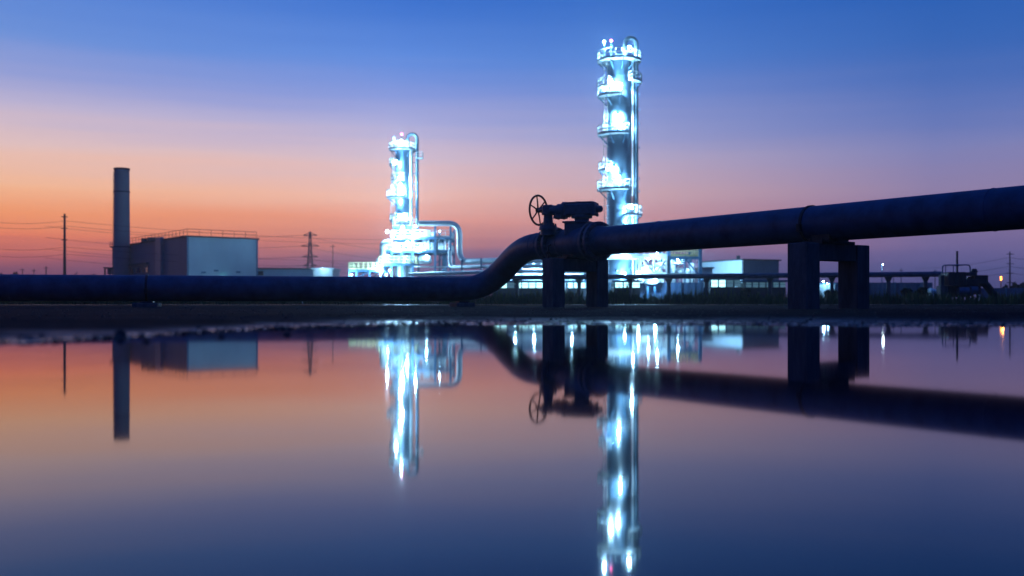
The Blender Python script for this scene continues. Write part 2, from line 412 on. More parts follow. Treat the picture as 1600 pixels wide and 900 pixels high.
# valve
vc=PB(-2.35)
va=thing('gate_valve','black flanged valve with gearbox and spoked handwheel on top of the pipeline','valve',(vc.x,vc.y,1.9))
MB().tube([PB(-3.46),PB(-2.95),PB(-2.9),PB(-2.55),PB(-2.2),PB(-1.7),PB(-1.4),PB(-1.26)],[.52,.52,.54,.56,.60,.60,.58,.55],56).build('valve_body',M['pipe'],va)
MB().torus(PB(-2.88),U,.535,.03,56,8).build('collar',M['valve'],va)
GA=Vector((.93,-.37,0)).normalized(); GW=Vector((-GA.y,GA.x,0))
def G(px,py,Y=37.2): return at(px,py,Y)
gc=PB(-1.98)
def gp(px,py):   # point on the gearbox plane through the valve centre along GA
    # solve for distance t along GA so that it projects at px
    k=(px-800)/F; t=(k*gc.y-gc.x)/(GA.x-k*GA.y); p=gc+GA*t; return Vector((p.x,p.y,CH+(HY-py)/F*p.y))
ax=(GA,GW,ZV)
pz=lambda py:CH+(HY-py)/F*gc.y
n1=MB(); ctr=gp(903,356); n1.box((ctr.x,ctr.y,(pz(348)+pz(368))/2),(.86,.74,pz(348)-pz(368)),ax,.04); n1.box((ctr.x,ctr.y,pz(347.5)),(.98,.84,.07),ax,.015)
n1.build('bonnet',M['valve'],va)
n2=MB(); c2_=gp(909,343); n2.tube([(c2_.x,c2_.y,pz(348)),(c2_.x,c2_.y,pz(345)),(c2_.x,c2_.y,pz(340)),(c2_.x,c2_.y,pz(335))],[.36,.27,.30,.36],24); n2.disc((c2_.x,c2_.y,pz(339)),ZV,.40,.09,24)
for k in range(8):
    a=k*math.pi/4; n2.tube([(c2_.x+.34*math.cos(a),c2_.y+.34*math.sin(a),pz(341.5)),(c2_.x+.34*math.cos(a),c2_.y+.34*math.sin(a),pz(336.5))],.035,6)
n2.build('yoke',M['valve'],va)
gb_=MB(); a_=gp(884,329); b_=gp(932,329); m_=(a_+b_)/2; zt=pz(318.5); zb=pz(337)
gb_.box((m_.x,m_.y,(zt+zb)/2),((b_-a_).length,.62,zt-zb),ax,.06)
gb_.box((m_.x,m_.y,zt+.03),((b_-a_).length*.9,.5,.07),ax,.02)
q=gp(903,318); gb_.tube([(q.x,q.y,zt),(q.x,q.y,zt+.09)],.11,12)
for pxx in (886,930):
    for wy in (-.27,.27):
        for zz in (zt-.02,zb+.02):
            p=gp(pxx,329)+GW*wy; gb_.box((p.x,p.y,zz),(.1,.1,.1),ax,.02)
g_o=gb_.build('gearbox',M['valve'],va)
nm=MB(); p=gp(931,329); p2=gp(938,329); p3=gp(942,328.5); p.z=p2.z=p3.z=pz(327.5)
nm.tube([p,p2,p2+(p3-p2)*.6,p3],[.13,.13,.11,.04],16); nm.build('end_cap',M['valve'],g_o)
cp=MB(); a_=gp(866,331); b_=gp(885,331); a_.z=b_.z=pz(328)
d=(b_-a_)
cp.tube([a_+d*-.35,a_,a_+.001*d,a_+d*.3,a_+d*.31,a_+d*.72,a_+d*.73,b_],[.13,.13,.21,.21,.26,.26,.33,.33],20,True,False)
cp.box(a_+d*.55+ZV*-.14,(.34,.42,.34),ax,.03)
cp.box(a_+d*.85+ZV*.12,(.2,.3,.2),ax,.03)
for wy in (-.24,0,.24):
    for q in (.18,.62): cp.box(a_+d*q+GW*wy+ZV*-.27,(.07,.07,.1),ax)
cp.build('gear_coupling',M['valve'],va)
# stem bracket from first flange up to the shaft
sb=MB(); s0=PB(-3.72); sx,sy=s0.x,s0.y; 
hub=at(841.5,328.5,39.0); WA=Vector((.78,-.62,0)).normalized()
bt=Vector((hub.x,hub.y,0))+ (Vector((a_.x,a_.y,0))-Vector((hub.x,hub.y,0)))*.62
sb.tube([(bt.x,bt.y,3.05),(bt.x,bt.y,3.22),(bt.x,bt.y,3.23),(bt.x,bt.y,3.62),(bt.x,bt.y,3.63),(bt.x,bt.y,3.74)],[.36,.33,.2,.17,.25,.25],18,True,False)
for k in range(6):
    a=k*math.pi/3+.2; sb.tube([(bt.x+.29*math.cos(a),bt.y+.29*math.sin(a),3.12),(bt.x+.29*math.cos(a),bt.y+.29*math.sin(a),3.3)],.035,6)
sb.box((bt.x+.02,bt.y,3.86),(.42,.36,.3),ax,.04)
sb.tube([(bt.x,bt.y,2.85),(bt.x,bt.y,3.1)],.3,18)
sb.build('stem_bracket',M['valve'],va)
sh=MB(); sh.tube([hub-WA*.05,Vector((bt.x,bt.y,hub.z)),a_+Vector((0,0,0))],.075,12); 
sh.tube([hub+WA*.2,hub+WA*.35],.13,12); sh.build('shaft',M['valve'],va)
hw=MB(); hr=.575; hw.torus(hub,WA,hr,.042,48,10)
wo=hw.build('handwheel',M['wheel'],va)
sp=MB(); u_=WA.cross(ZV).normalized()
for k in range(6):
    a=R(18)+k*math.pi/3; dd=u_*math.cos(a)+ZV*math.sin(a); sp.tube([hub+dd*.06-WA*.02,hub+dd*.3-WA*.0,hub+dd*(hr-.005)],[.034,.028,.026],8)
sp.tube([hub-WA*.09,hub-WA*.08,hub+WA*.08,hub+WA*.09],[.06,.1,.1,.07],14)
sp.build('spoke',M['wheel'],wo)
# small drain line under valve
dm=MB(); p=PB(-3.1)-W*.55; dm.tube([p+ZV*-.05,p+ZV*-.1-W*.12,p+ZV*-.75-W*.12],.035,8); dm.box(p+ZV*-.35-W*.12,(.12,.12,.12),ax,.02); dm.build('drain_tube',M['rubber'],va)

# piers
def pier(s,label,wc=1.1):
    c=PB(s); t=thing('concrete_pier',label,'pier',(c.x,c.y,.05),'portal piers carrying the raised pipeline')
    axp=(U,W,ZV)
    for q in (-1,1):
        p=c+W*q*wc; MB().box((p.x,p.y,.95),(.68,.56,1.9),axp,.02).build('pier_leg',M['concrete'],t)
    MB().box((c.x,c.y,1.66),(.56,2*wc-.56,.45),axp,.0).build('cross_beam',M['concrete'],t)
    sd=MB(); sd.box((c.x,c.y,1.935),(.66,2*wc*.66,.09),axp,.01)
    for q in (-1,1):
        for e in (-1,1):
            p=c+W*q*(wc*.5)+U*e*.2; sd.tube([(p.x,p.y,1.97),(p.x,p.y,2.06)],.035,6)
    # saddle cradle
    n=14; vs=[]; fs=[]
    for i in range(n+1):
        a=-math.pi/2+(i/n-.5)*1.7
        for e in (-.3,.3):
            o=c+U*e; d=W*math.cos(a)*(PR+.002)+ZV*math.sin(a)*(PR+.002); vs.append(o+d)
            pz_=o+W*math.cos(a)*(PR+.002); vs.append(Vector((pz_.x,pz_.y,1.975)))
    for i in range(n):
        b=i*4; fs+= [(b,b+2,b+6,b+4),(b+1,b+5,b+7,b+3),(b,b+4,b+5,b+1),(b+2,b+3,b+7,b+6)]
    fs+=[(0,1,3,2),(n*4,n*4+2,n*4+3,n*4+1)]
    sd.add(vs,fs); sd.build('saddle',M['rubber'],t)
    return t
pier(-2.25,'weathered concrete portal pier under the flanged valve',1.05)
pier(9.35,'weathered concrete portal pier under the clamp on the right pipe run')
pier(21,'weathered concrete portal pier at the right edge')  if False else None
# pipe clamps
def clamp(p,a,label,foot=True):
    t=thing('pipe_clamp',label,'pipe clamp',(p.x,p.y,0),'strap clamps round the pipeline')
    a=a.normalized(); n=40; w_=Vector((-a.y,a.x,0)); vs=[]; fs=[]
    for i in range(n+1):
        th=-math.pi*.5+.25+i/n*(2*math.pi-.5)
        d=w_*math.cos(th)+ZV*math.sin(th)
        for rr,e in ((PR+.003,-.045),(PR+.03,-.045),(PR+.03,.045),(PR+.003,.045)): vs.append(p+d*rr+a*e)
    for i in range(n):
        for k in range(4): fs.append((i*4+k,i*4+(k+1)%4,(i+1)*4+(k+1)%4,(i+1)*4+k))
    MB().add(vs,fs).build('strap',M['rubber'],t)
    for q in (-1,1):
        pp=p+w_*q*(PR+.05); MB().box((pp.x,pp.y,p.z-.12),(.13,.1,.22),(a,w_,ZV),.01).build('lug',M['rubber'],t)
    return t
clamp(PB(8.75),U,'black strap clamp round the raised pipe beside the right pier')
def LX(px):  # point on the left run at photo column px
    k=(px-800)/F; d=-T0; t=(k*P0.y-P0.x)/(d.x-k*d.y); return P0+d*t
cl=LX(230); clamp(cl,T0,'black strap clamp round the low pipe run below the warehouse')
def sleeper(p,label,wd):
    t=thing('support_block',label,'support block',(p.x,p.y,.03),'low concrete blocks under the pipeline')
    axp=(T0,Vector((-T0.y,T0.x,0)),ZV)
    MB().box((p.x,p.y,.12),(wd,1.7,.26),axp,.03).build('footing',M['concrete'],t)
    MB().box((p.x,p.y,.285),(wd*.5,.9,.07),axp,.01).build('bearing_pad',M['rubber'],t)
sleeper(cl,'low concrete block under the strap clamp below the warehouse',.95)
sleeper(LX(722),'low concrete block where the pipeline starts its S-bend',.8)

# ------------------------------------------------------------------ process plant
LIGHTS=[]
LP=1.0
def floodlight(parent,p,aim=(0,-1,-.5),power=9000,r=.22,color=CY,lens='lamp',nm='floodlight',spot=False):
    p=Vector(p); d=Vector(aim).normalized()
    f=MB(); r*=.5; f.tube([p-d*r*1.4,p-d*r*.9,p],[r*.5,r*.9,r*1.25],10); f.bar(p-d*r,p-d*r+Vector((0,0,-.5)),.03)
    fo=f.build(nm,M['dsteel'],parent)
    MB().ball(p+d*r*.1,r,10,(1,1,1)).build('lens',M[lens],fo)
    if power: light(fo,p+d*(r*1.15+.12),power*LP,color,.1,aim=d if spot else None)
    return fo
def railing(mb,pts,h=1.1,r=.052,posts=True,infill=True):
    for zz in (h,h*.55): 
        for a,b in zip(pts[:-1],pts[1:]): mb.bar(Vector(a)+ZV*zz,Vector(b)+ZV*zz,r)
    for a,b in zip(pts[:-1],pts[1:]):
        a=Vector(a); b=Vector(b); n=max(1,int((b-a).length/.75))
        for k in range(n+1): p=a+(b-a)*k/n; mb.bar(p,p+ZV*h,r)
        if infill:   # toe board
            t=(b-a).normalized(); m=(a+b)/2+ZV*.1; mb.box(m,((b-a).length,.03,.2),(t,Vector((-t.y,t.x,0)),ZV))
def ring_platform(tower,c,r_in,r_out,z,a0,a1,railh=1.1):
    n=max(4,int((a1-a0)/15)); mb=MB(); vs=[]
    for i in range(n+1):
        a=R(a0+(a1-a0)*i/n)
        for rr in (r_in,r_out):
            for zz in (z-.12,z): vs.append((c[0]+rr*math.cos(a),c[1]+rr*math.sin(a),zz))
    fs=[]
    for i in range(n):
        b=i*4; fs+=[(b+1,b+3,b+7,b+5),(b,b+4,b+6,b+2),(b+2,b+6,b+7,b+3),(b,b+1,b+5,b+4)]
    fs+=[(0,2,3,1),(n*4,n*4+1,n*4+3,n*4+2)]
    mb.add(vs,fs)
    po=mb.build('platform',M['white'],tower)
    rb=MB(); pts=[(c[0]+(r_out-.05)*math.cos(R(a0+(a1-a0)*i/n)),c[1]+(r_out-.05)*math.sin(R(a0+(a1-a0)*i/n)),z) for i in range(n+1)]
    full=(a1-a0)>=359
    if not full:
        e0=(c[0]+r_in*math.cos(R(a0)),c[1]+r_in*math.sin(R(a0)),z); e1=(c[0]+r_in*math.cos(R(a1)),c[1]+r_in*math.sin(R(a1)),z)
        pts=[e0]+pts+[e1]
    railing(rb,pts,railh); rb.build('railing',M['white'],po)
    bk=MB()
    m=max(2,int((a1-a0)/40))
    for i in range(m+1):
        a=R(a0+8+(a1-a0-16)*i/m); d=Vector((math.cos(a),math.sin(a),0)); cc=Vector((c[0],c[1],0))
        bk.bar(cc+d*(r_out-.15)+ZV*(z-.14),cc+d*(r_in-.05)+ZV*(z-1.3),.06).cut()
    bk.build_each('bracket',M['dsteel'],po)
def column(tower,c,prof,seams):
    MB().tube([(c[0],c[1],z) for z,_ in prof],[r for _,r in prof],40,True,True).build('column_shell',M['clad'],tower)
    sm=MB()
    for z,r in seams: sm.tube([(c[0],c[1],z-.06),(c[0],c[1],z+.06)],r+.04,40,True,False).cut()
    sm.build_each('seam_ring',M['clad'],tower)
def ladder(tower,x,y,z0,z1):
    mb=MB()
    for q in (-.22,.22): mb.bar((x+q,y,z0),(x+q,y,z1),.035)
    z=z0
    while z<z1: mb.bar((x-.22,y,z),(x+.22,y,z),.025); z+=.6
    z=z0+1
    while z<z1:
        pts=[(x+.38*math.cos(a),y-.35+.38*math.sin(a)*-1,z) for a in [math.pi*2*k/8 for k in range(9)]]
        mb.tube(pts,.025,4,False,False); z+=1.6
    mb.build('ladder',M['white'],tower)

# tall right tower
Yt=130.; k=Yt/F
def Zr(py,Y=Yt): return CH+(HY-py)*Y/F
def Xr(px,Y=Yt): return (px-800)/F*Y
tc_=(Xr(967.5),Yt); rt=1.6
T1=thing('distillation_tower','tallest floodlit silver tower with a hooked vent pipe on top, right of the valve','tower',(tc_[0],tc_[1],.1))
column(T1,tc_,[(.1,1.75),(3,1.75),(3.4,1.62),(Zr(96),1.58),(Zr(92),1.5),(Zr(88),1.1),(Zr(86),.4)],[(z,1.6) for z in (4,8.2,12.6,17,21.5,25.8,29.6)])
dz=[Zr(p) for p in (350,320)]
# vent / downcomer with gooseneck
g0=Vector((Xr(975.5),Yt-.5,Zr(92))); xr=Xr(993); pr=.31
arc=[g0, Vector((g0.x,g0.y,Zr(74)))]
for i in range(1,9):
    a=math.pi*i/8; cx=(g0.x+xr)/2; rr=(xr-g0.x)/2; arc.append(Vector((cx-rr*math.cos(a),Yt-.5,Zr(70)+rr*math.sin(a))))
arc+= [Vector((xr,Yt-.5,Zr(120))),Vector((xr,Yt-.5,Zr(230))),Vector((xr,Yt-.5,Zr(345))),Vector((xr,Yt-.5,Zr(425)))]
MB().tube(arc,pr,18).build('vent_pipe',M['vent'],T1)
xs2=Xr(987.5)
MB().tube([(xs2,Yt-.9,Zr(98)),(xs2,Yt-.9,Zr(200)),(xs2,Yt-.9,Zr(425))],.09,8).build('riser_pipe',M['wpipe'],T1)
gd=MB()
for py in (118,150,173,195,232,258,280,300):
    gd.bar((tc_[0]+1.4,Yt-.6,Zr(py)),(xr+.45,Yt-.6,Zr(py)),.05); gd.bar((xr+.45,Yt-.6,Zr(py)-.15),(xr+.45,Yt-.6,Zr(py)+.2),.05).cut()
gd.build_each('pipe_guide',M['dsteel'],T1)
R1=2.85
ring_platform(T1,tc_,1.58,R1,Zr(96),0,360,1.15)
ring_platform(T1,tc_,1.6,R1,Zr(137),160,235,1.0)
ring_platform(T1,tc_,1.6,R1,Zr(151),140,272,1.2)
ring_platform(T1,tc_,1.6,R1,Zr(211),140,290,1.15)
ring_platform(T1,tc_,1.6,2.7,Zr(267),150,225,1.1)
ring_platform(T1,tc_,1.6,2.9,Zr(297),140,292,1.2)
ring_platform(T1,tc_,1.6,3.0,Zr(337),-75,15,1.2)
ring_platform(T1,tc_,2.1,2.95,Zr(129),-60,10,1.0)
ladder(T1,Xr(945.5),Yt-.3,Zr(300),Zr(212)); ladder(T1,Xr(946.5),Yt-.4,Zr(430),Zr(298)); ladder(T1,Xr(946),Yt-.5,Zr(211),Zr(98))
mb=MB(); 
for px,py in ((942,72),(955,66)): mb.bar((Xr(px),Yt-1.6 if px<950 else Yt,Zr(96)),(Xr(px),Yt-1.6 if px<950 else Yt,Zr(py)),.06).cut()
mb.build_each('mast',M['dsteel'],T1)
MB().ball((Xr(955),Yt,Zr(63.5)),.16,10).build('beacon',M['red'],T1)
FLN=0
def fl(T,px,py,dy,power,r=.2,Y=Yt):
    global FLN
    FLN+=1
    if FLN%2==0: floodlight(T,(Xr(px,Y),Y+dy-.25,Zr(py,Y)),(random.uniform(-.3,.3),.9,-.35),power*1.3,r,spot=True)
    else: floodlight(T,(Xr(px,Y),Y+dy,Zr(py,Y)),(0,-.8,-.6),power*.8,r)
PW=4400
for a in ((942.5,70,-1.6,PW*.5,.22),(953,79,-2.1,PW*.9,.3),(980,80,-2.2,PW*.9,.3),(969,86,-2.6,PW*.2,.12),
          (952,132,-2.2,PW*1.1,.34),(938,139,-1.2,PW*.4,.2),(963,142,-2.3,PW*.9,.28),
          (962,182,-2.3,PW*1.4,.4),(966,196,-2.4,PW*.6,.25),
          (956,262,-2.3,PW*1.1,.36),(964,279,-2.3,PW*.8,.3),(942,288,-1.5,PW*.3,.15),
          (984,325,-2.3,PW*.8,.3),(986,343,-2.2,PW*.35,.2),(985,392,-2.6,PW*.3,.2)): fl(T1,*a)

# left tower
Yl=170.
tl=(Xr(629,Yl),Yl); rl=1.22
T2=thing('distillation_tower','shorter floodlit silver tower standing in steel decking, between warehouse and valve','tower',(tl[0],tl[1],.1))
Zl=lambda py:Zr(py,Yl); Xl=lambda px:Xr(px,Yl)
column(T2,tl,[(.1,1.5),(6,1.5),(6.4,rl),(Zl(236),rl),(Zl(230),1.1),(Zl(226),.6)],[(z,rl) for z in (10,14,18,22)])
g0=Vector((Xl(637),Yl-.6,Zl(232))); xr=Xl(652.3)
arc=[g0,Vector((g0.x,g0.y,Zl(222)))]
for i in range(1,9):
    a=math.pi*i/8; cx=(g0.x+xr)/2; rr=(xr-g0.x)/2; arc.append(Vector((cx-rr*math.cos(a),Yl-.6,Zl(218)+rr*math.sin(a))))
arc+=[Vector((xr,Yl-.6,Zl(280))),Vector((xr,Yl-.6,Zl(360))),Vector((xr,Yl-.6,Zl(395)))]
MB().tube(arc,.28,16).build('vent_pipe',M['vent'],T2)
MB().tube([(Xl(643),Yl-.7,Zl(236)),(Xl(643),Yl-.7,Zl(300)),(Xl(643),Yl-.7,Zl(400))],.3,14).build('riser_pipe',M['wpipe'],T2)
gd=MB()
for py in (245,255,272,288,300,324): gd.bar((tl[0]+1.1,Yl-.8,Zl(py)),(xr+.3,Yl-.8,Zl(py)),.06).cut()
gd.build_each('pipe_guide',M['dsteel'],T2)
ring_platform(T2,tl,rl,2.35,Zl(234),0,360,1.1)
ring_platform(T2,tl,rl,2.3,Zl(258),160,230,1.)
ring_platform(T2,tl,rl,1.95,Zl(283),140,285,1.2)
ring_platform(T2,tl,rl,2.7,Zl(309),145,290,1.25)
ring_platform(T2,tl,rl,2.2,Zl(345),130,300,1.1)
# small right platform on the vent pipe
p=MB(); p.box((Xl(656.5),Yl-.6,Zl(249)),(1.1,1.0,.1)); po=p.build('platform',M['white'],T2)
rb=MB(); railing(rb,[(Xl(652),Yl-1.1,Zl(249)),(Xl(661),Yl-1.1,Zl(249)),(Xl(661),Yl-.1,Zl(249))]); rb.build('railing',M['white'],po)
ladder(T2,Xl(614),Yl-.3,Zl(345),Zl(236))
mb=MB()
for px,py in ((617,218),(629,214)): mb.bar((Xl(px),Yl-1.2,Zl(234)),(Xl(px),Yl-1.2,Zl(py)),.06).cut()
mb.build_each('mast',M['dsteel'],T2)
MB().ball((Xl(629),Yl-1.2,Zl(211.5)),.17,10).build('beacon',M['red'],T2)
for a in ((617,217,-1.4,PW*.6,.26),(629,223,-1.9,PW*1.1,.36),(636,228,-2,PW*.3,.15),(621,254,-1.8,PW*.7,.32),(624,277,-1.8,PW*1.1,.38),
          (628,290,-1.9,PW*1.3,.4),(622,302,-2.2,PW*1.1,.38),(631,304,-2.2,PW*.6,.3),(626,313,-1.7,PW*.4,.2),
          (628,338,-2.2,PW*1.5,.45),(637,342,-2.2,PW*.9,.35)): fl(T2,*a,Y=Yl)

# steel deck structures ----------------------------------------------------
def pl_tube(mb,pts,r,n=14,bend=None):
    # polyline with rounded corners
    pts=[Vector(p) for p in pts]; bend=bend or r*2.2; outp=[pts[0]]
    for i in range(1,len(pts)-1):
        a,b,c=pts[i-1],pts[i],pts[i+1]; d1=(a-b).normalized(); d2=(c-b).normalized()
        q=min(bend,(a-b).length*.45,(c-b).length*.45); s=b+d1*q; e=b+d2*q
        for j in range(7):
            t=j/6; outp.append(s*(1-t)**2+b*2*t*(1-t)+e*t*t)
    outp.append(pts[-1]); mb.tube(outp,r,n)
def deck(parent,x0,x1,y0,y1,z,railm='white',sides='flr',th=.28,m='dsteel'):
    mb=MB(); mb.box(((x0+x1)/2,(y0+y1)/2,z-.04),(x1-x0,y1-y0,.06)); 
    for yy in (y0,y1): mb.box(((x0+x1)/2,yy,z-.22),(x1-x0,.14,.34))
    for xx in np.arange(x0,x1+.01,max(1.5,(x1-x0)/6)): mb.box((xx,(y0+y1)/2,z-.22),(.12,y1-y0-.16,.3))
    o=mb.build('deck',M[m],parent)
    rb=MB()
    if 'f' in sides: railing(rb,[(x0,y0,z),(x1,y0,z)])
    if 'l' in sides: railing(rb,[(x0,y0,z),(x0,y1,z)])
    if 'r' in sides: railing(rb,[(x1,y0,z),(x1,y1,z)])
    if 'b' in sides: railing(rb,[(x0,y1,z),(x1,y1,z)])
    rb.build('railing',M[railm],o); return o
def posts(parent,xs,ys_,z,r=.16,m='dsteel'):
    for x in xs:
        for y in ys_: MB().box((x,y,z/2),(r*2,r*2,z)).build('post',M[m],parent)
def vessel_v(parent,x,y,z0,z1,r,m='wpipe',name='vessel'):
    MB().tube([(x,y,z0),(x,y,z0+.02),(x,y,z1-r*.5),(x,y,z1-r*.2),(x,y,z1)],[r,r,r,r*.8,r*.25],24).build(name,M[m],parent)
def vessel_h(parent,x0,x1,y,z,r,m='wpipe'):
    MB().tube([(x0-r*.5,y,z),(x0-r*.25,y,z),(x0,y,z),(x1,y,z),(x1+r*.25,y,z),(x1+r*.5,y,z)],[r*.3,r*.8,r,r,r*.8,r*.3],20).build('drum',M[m],parent)

Y0=163.; X_=lambda px:Xr(px,Y0); Z_=lambda py:Zr(py,Y0)
S1=thing('process_structure','three-level floodlit steel decking with railings round the shorter tower','steel structure',(X_(650),Y0,.1))
ys_=[Y0,Y0+10]
posts(S1,[X_(645),X_(680),X_(704)],ys_,Z_(352))
posts(S1,[X_(602),X_(612),X_(628)],[Y0],Z_(391)); 
deck(S1,X_(648),X_(704),Y0,Y0+10,Z_(370)); deck(S1,X_(602),X_(704),Y0,Y0+9,Z_(391))
deck(S1,X_(610),X_(648),Y0+.3,Y0+5,Z_(370)); deck(S1,X_(612),X_(650),Y0+1,Y0+5,Z_(352),sides='flr')
deck(S1,X_(594),X_(650),Y0-2,Y0+4,Z_(412),'cream')
deck(S1,X_(548),X_(600),Y0-2,Y0+5,Z_(421.5),'cream','flrb')
posts(S1,[X_(549),X_(560),X_(580),X_(597)],[Y0-2,Y0+5],Z_(422),.12)
vessel_v(S1,X_(624),Y0+2,.1,Z_(393.5),1.0); vessel_v(S1,X_(637),Y0+3,.1,Z_(394),.7); vessel_v(S1,X_(614),Y0+2,Z_(412),Z_(396),.5)
vessel_h(S1,X_(655),X_(670),Y0+1.5,Z_(405),.75); vessel_h(S1,X_(660),X_(676),Y0+3,Z_(381),.5)
vessel_v(S1,X_(617),Y0+2,Z_(391),Z_(377),.6); vessel_v(S1,X_(664),Y0+3,Z_(370),Z_(357),.55); vessel_v(S1,X_(675),Y0+3,Z_(370),Z_(360),.45)
vessel_v(S1,X_(686),Y0+4,Z_(391),Z_(376),.5); vessel_v(S1,X_(692),Y0+4,.1,Z_(395),.45,'clad')
mb=MB(); random.seed(3)
for i in range(16):
    x=X_(random.uniform(652,700)); y=Y0+random.uniform(.6,7); z0=random.choice([0,Z_(391)]); z1=z0+random.uniform(3,6.); z1=min(z1,Z_(371)-.1)
    mb.tube([(x,y,z0),(x,y,z1)],random.uniform(.06,.16),8).cut()
for i in range(8):
    z=random.uniform(1,Z_(393)); mb.tube([(X_(645),Y0+random.uniform(.5,4),z),(X_(704),Y0+random.uniform(.5,4),z)],random.uniform(.07,.14),8).cut()
mb.build_each('small_pipe',M['wpipe'],S1)
mb=MB()
for (a,b) in (((680,412),(704,393)),((680,393),(704,412)),((680,430),(704,414)),((602,430),(612,414)),((560,432),(580,424))): mb.bar((X_(a[0]),Y0+.1,Z_(a[1])),(X_(b[0]),Y0+.1,Z_(b[1])),.08).cut()
mb.build_each('brace',M['dsteel'],S1)
mb=MB(); pl_tube(mb,[(X_(613),Y0-.6,Z_(380)),(X_(599),Y0-.6,Z_(380)),(X_(599),Y0-.6,Z_(411))],.55,16,1.6); mb.build('bent_duct',M['wpipe'],S1)
mb=MB(); pl_tube(mb,[(X_(608),Y0-.8,Z_(406)),(X_(590),Y0-.8,Z_(405)),(X_(590),Y0-.8,Z_(414))],.22,10,.5); mb.build('bent_duct',M['wpipe'],S1)
for a in ((606,362,-.8,PW*1.2,.4),(620,371,-.8,PW*1.6,.5),(629,355,.4,PW*1.8,.5),(643,368,-.8,PW*1.8,.45),(650,354,-.6,PW*1.2,.3),(622,386,-.7,PW*1.3,.4),(637,379,-.6,PW*1.6,.4),(654,385,-.5,PW*1.1,.3),
          (666,399,.6,PW*.35,.18),(634,402,-2.4,PW*.3,.18),(686,360,1.8,PW*.12,.15),(692,385,2.5,PW*.12,.15),(608,400,-1.5,PW*.3,.15)): fl(S1,*(a[:3]+(a[3]*.37,)+a[4:]),Y=Y0)
mb=None
for px,py,l in ((553,430,'warm'),(612,423,'warm'),(600,424.5,'lamp'),(607,430,'warm')):
    floodlight(S1,(X_(px),Y0-2.4,Z_(py)),(0,-1,-.2),900 if l=='warm' else 5000,.2,CY,l,'bulkhead_light')

# overhead product lines from the short tower to the rack
ol=MB(); Y1=150.
pl_tube(ol,[(Xr(656,160),160,Zr(349,160)),(Xr(718,158),158,Zr(349,158)),(Xr(718,158),158,Zr(408.5,158)),(Xr(800,150),150,Zr(407,150)),(Xr(960,140),140,Zr(407,140))],.44,18,1.9)
t=tag(ol.build('product_pipe',M['wpipe'],loc=(Xr(718,158),158,0)),'thick pale pipe looping off the short tower and dropping in a rounded corner','pipe','plant pipes')
ol=MB(); pl_tube(ol,[(Xr(703,158.),158,Zr(392,158)),(Xr(703,158),158,Zr(417.5,158)),(Xr(800,148),148,Zr(416,148)),(Xr(955,140),140,Zr(416,140))],.3,14,1.)
tag(ol.build('product_pipe',M['wpipe'],loc=(Xr(703,158),158,0)),'middle pale pipe running between the towers below the looping one','pipe','plant pipes')
ol=MB(); pl_tube(ol,[(Xr(640,156),156,Zr(428.5,156)),(Xr(800,142),142,Zr(424,142)),(Xr(955,138),138,Zr(424,138))],.27,14,1.)
tag(ol.build('product_pipe',M['wpipe'],loc=(Xr(640,156),156,0)),'lowest pale pipe sloping from the short tower towards the valve','pipe','plant pipes')
# pipe rack bents
for i,(px,Y) in enumerate(((722,155.5),(752,153.5),(782,151),(815,149),(870,145),(915,142))):
    t=thing('rack_trestle','','pipe trestle',(Xr(px,Y),Y,.1),'steel trestles under the plant pipes')
    tag(t,('steel trestle under the pale plant pipes, '+('nearest the short tower','second from the short tower','third from the short tower','behind the pipeline S-bend','behind the left pier leg','between the two legs of the valve pier')[i]))
    for q in (-1.2,1.2): MB().box((Xr(px,Y),Y+q,Zr(404,Y)/2),(.22,.22,Zr(404,Y))).build('post',M['dsteel'],t)
    for py in (411,420,431): MB().box((Xr(px,Y),Y,Zr(py,Y)),(.2,2.2,.2)).build('cross_beam',M['dsteel'],t)

# control building with window band
def building(name,label,corner,a,b,h,m1,m2,roofm='roof',cat='building',th=.25,z0=.05):
    c=Vector((corner[0],corner[1],0)); a=Vector((a[0],a[1],0)); b=Vector((b[0],b[1],0))
    t=thing(name,label,cat,(c.x,c.y,.1))
    def wall(p,v,m):
        d=v.normalized(); n=Vector((-d.y,d.x,0)); ctr=p+v/2
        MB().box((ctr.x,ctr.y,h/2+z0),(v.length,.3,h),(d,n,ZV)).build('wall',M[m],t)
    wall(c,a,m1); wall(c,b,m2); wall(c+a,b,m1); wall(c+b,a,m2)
    ctr=c+(a+b)/2; da=a.normalized(); db=b.normalized()
    MB().box((ctr.x,ctr.y,h+z0+.13),(a.length+.9,b.length+.9,.26),(da,db,ZV)).build('roof',M[roofm],t)
    return t,da,db
# mid plant building behind the S-bend
t,da,db=building('control_building','pale low plant building with a row of windows behind the S-bend',(Xr(795,165),165),(Xr(925,165)-Xr(795,165),0),(0,9),Zr(404,165),'panel','panel','white')
for i in range(11):
    x=Xr(797,165)+.9+i*1.2
    f=MB().box((x,164.75,Zr(411,165)),(.95,.12,.75)).build('window',M['white'],t); MB().box((x,164.66,Zr(411,165)),(.78,.06,.6)).build('pane',M['glass'],f)
for i in range(4):
    x=Xr(805,165)+i*3.1; floodlight(t,(x,163.6,Zr(417,165)),(0,-.3,-1),2600,.14,CY,'lamp','wall_light')

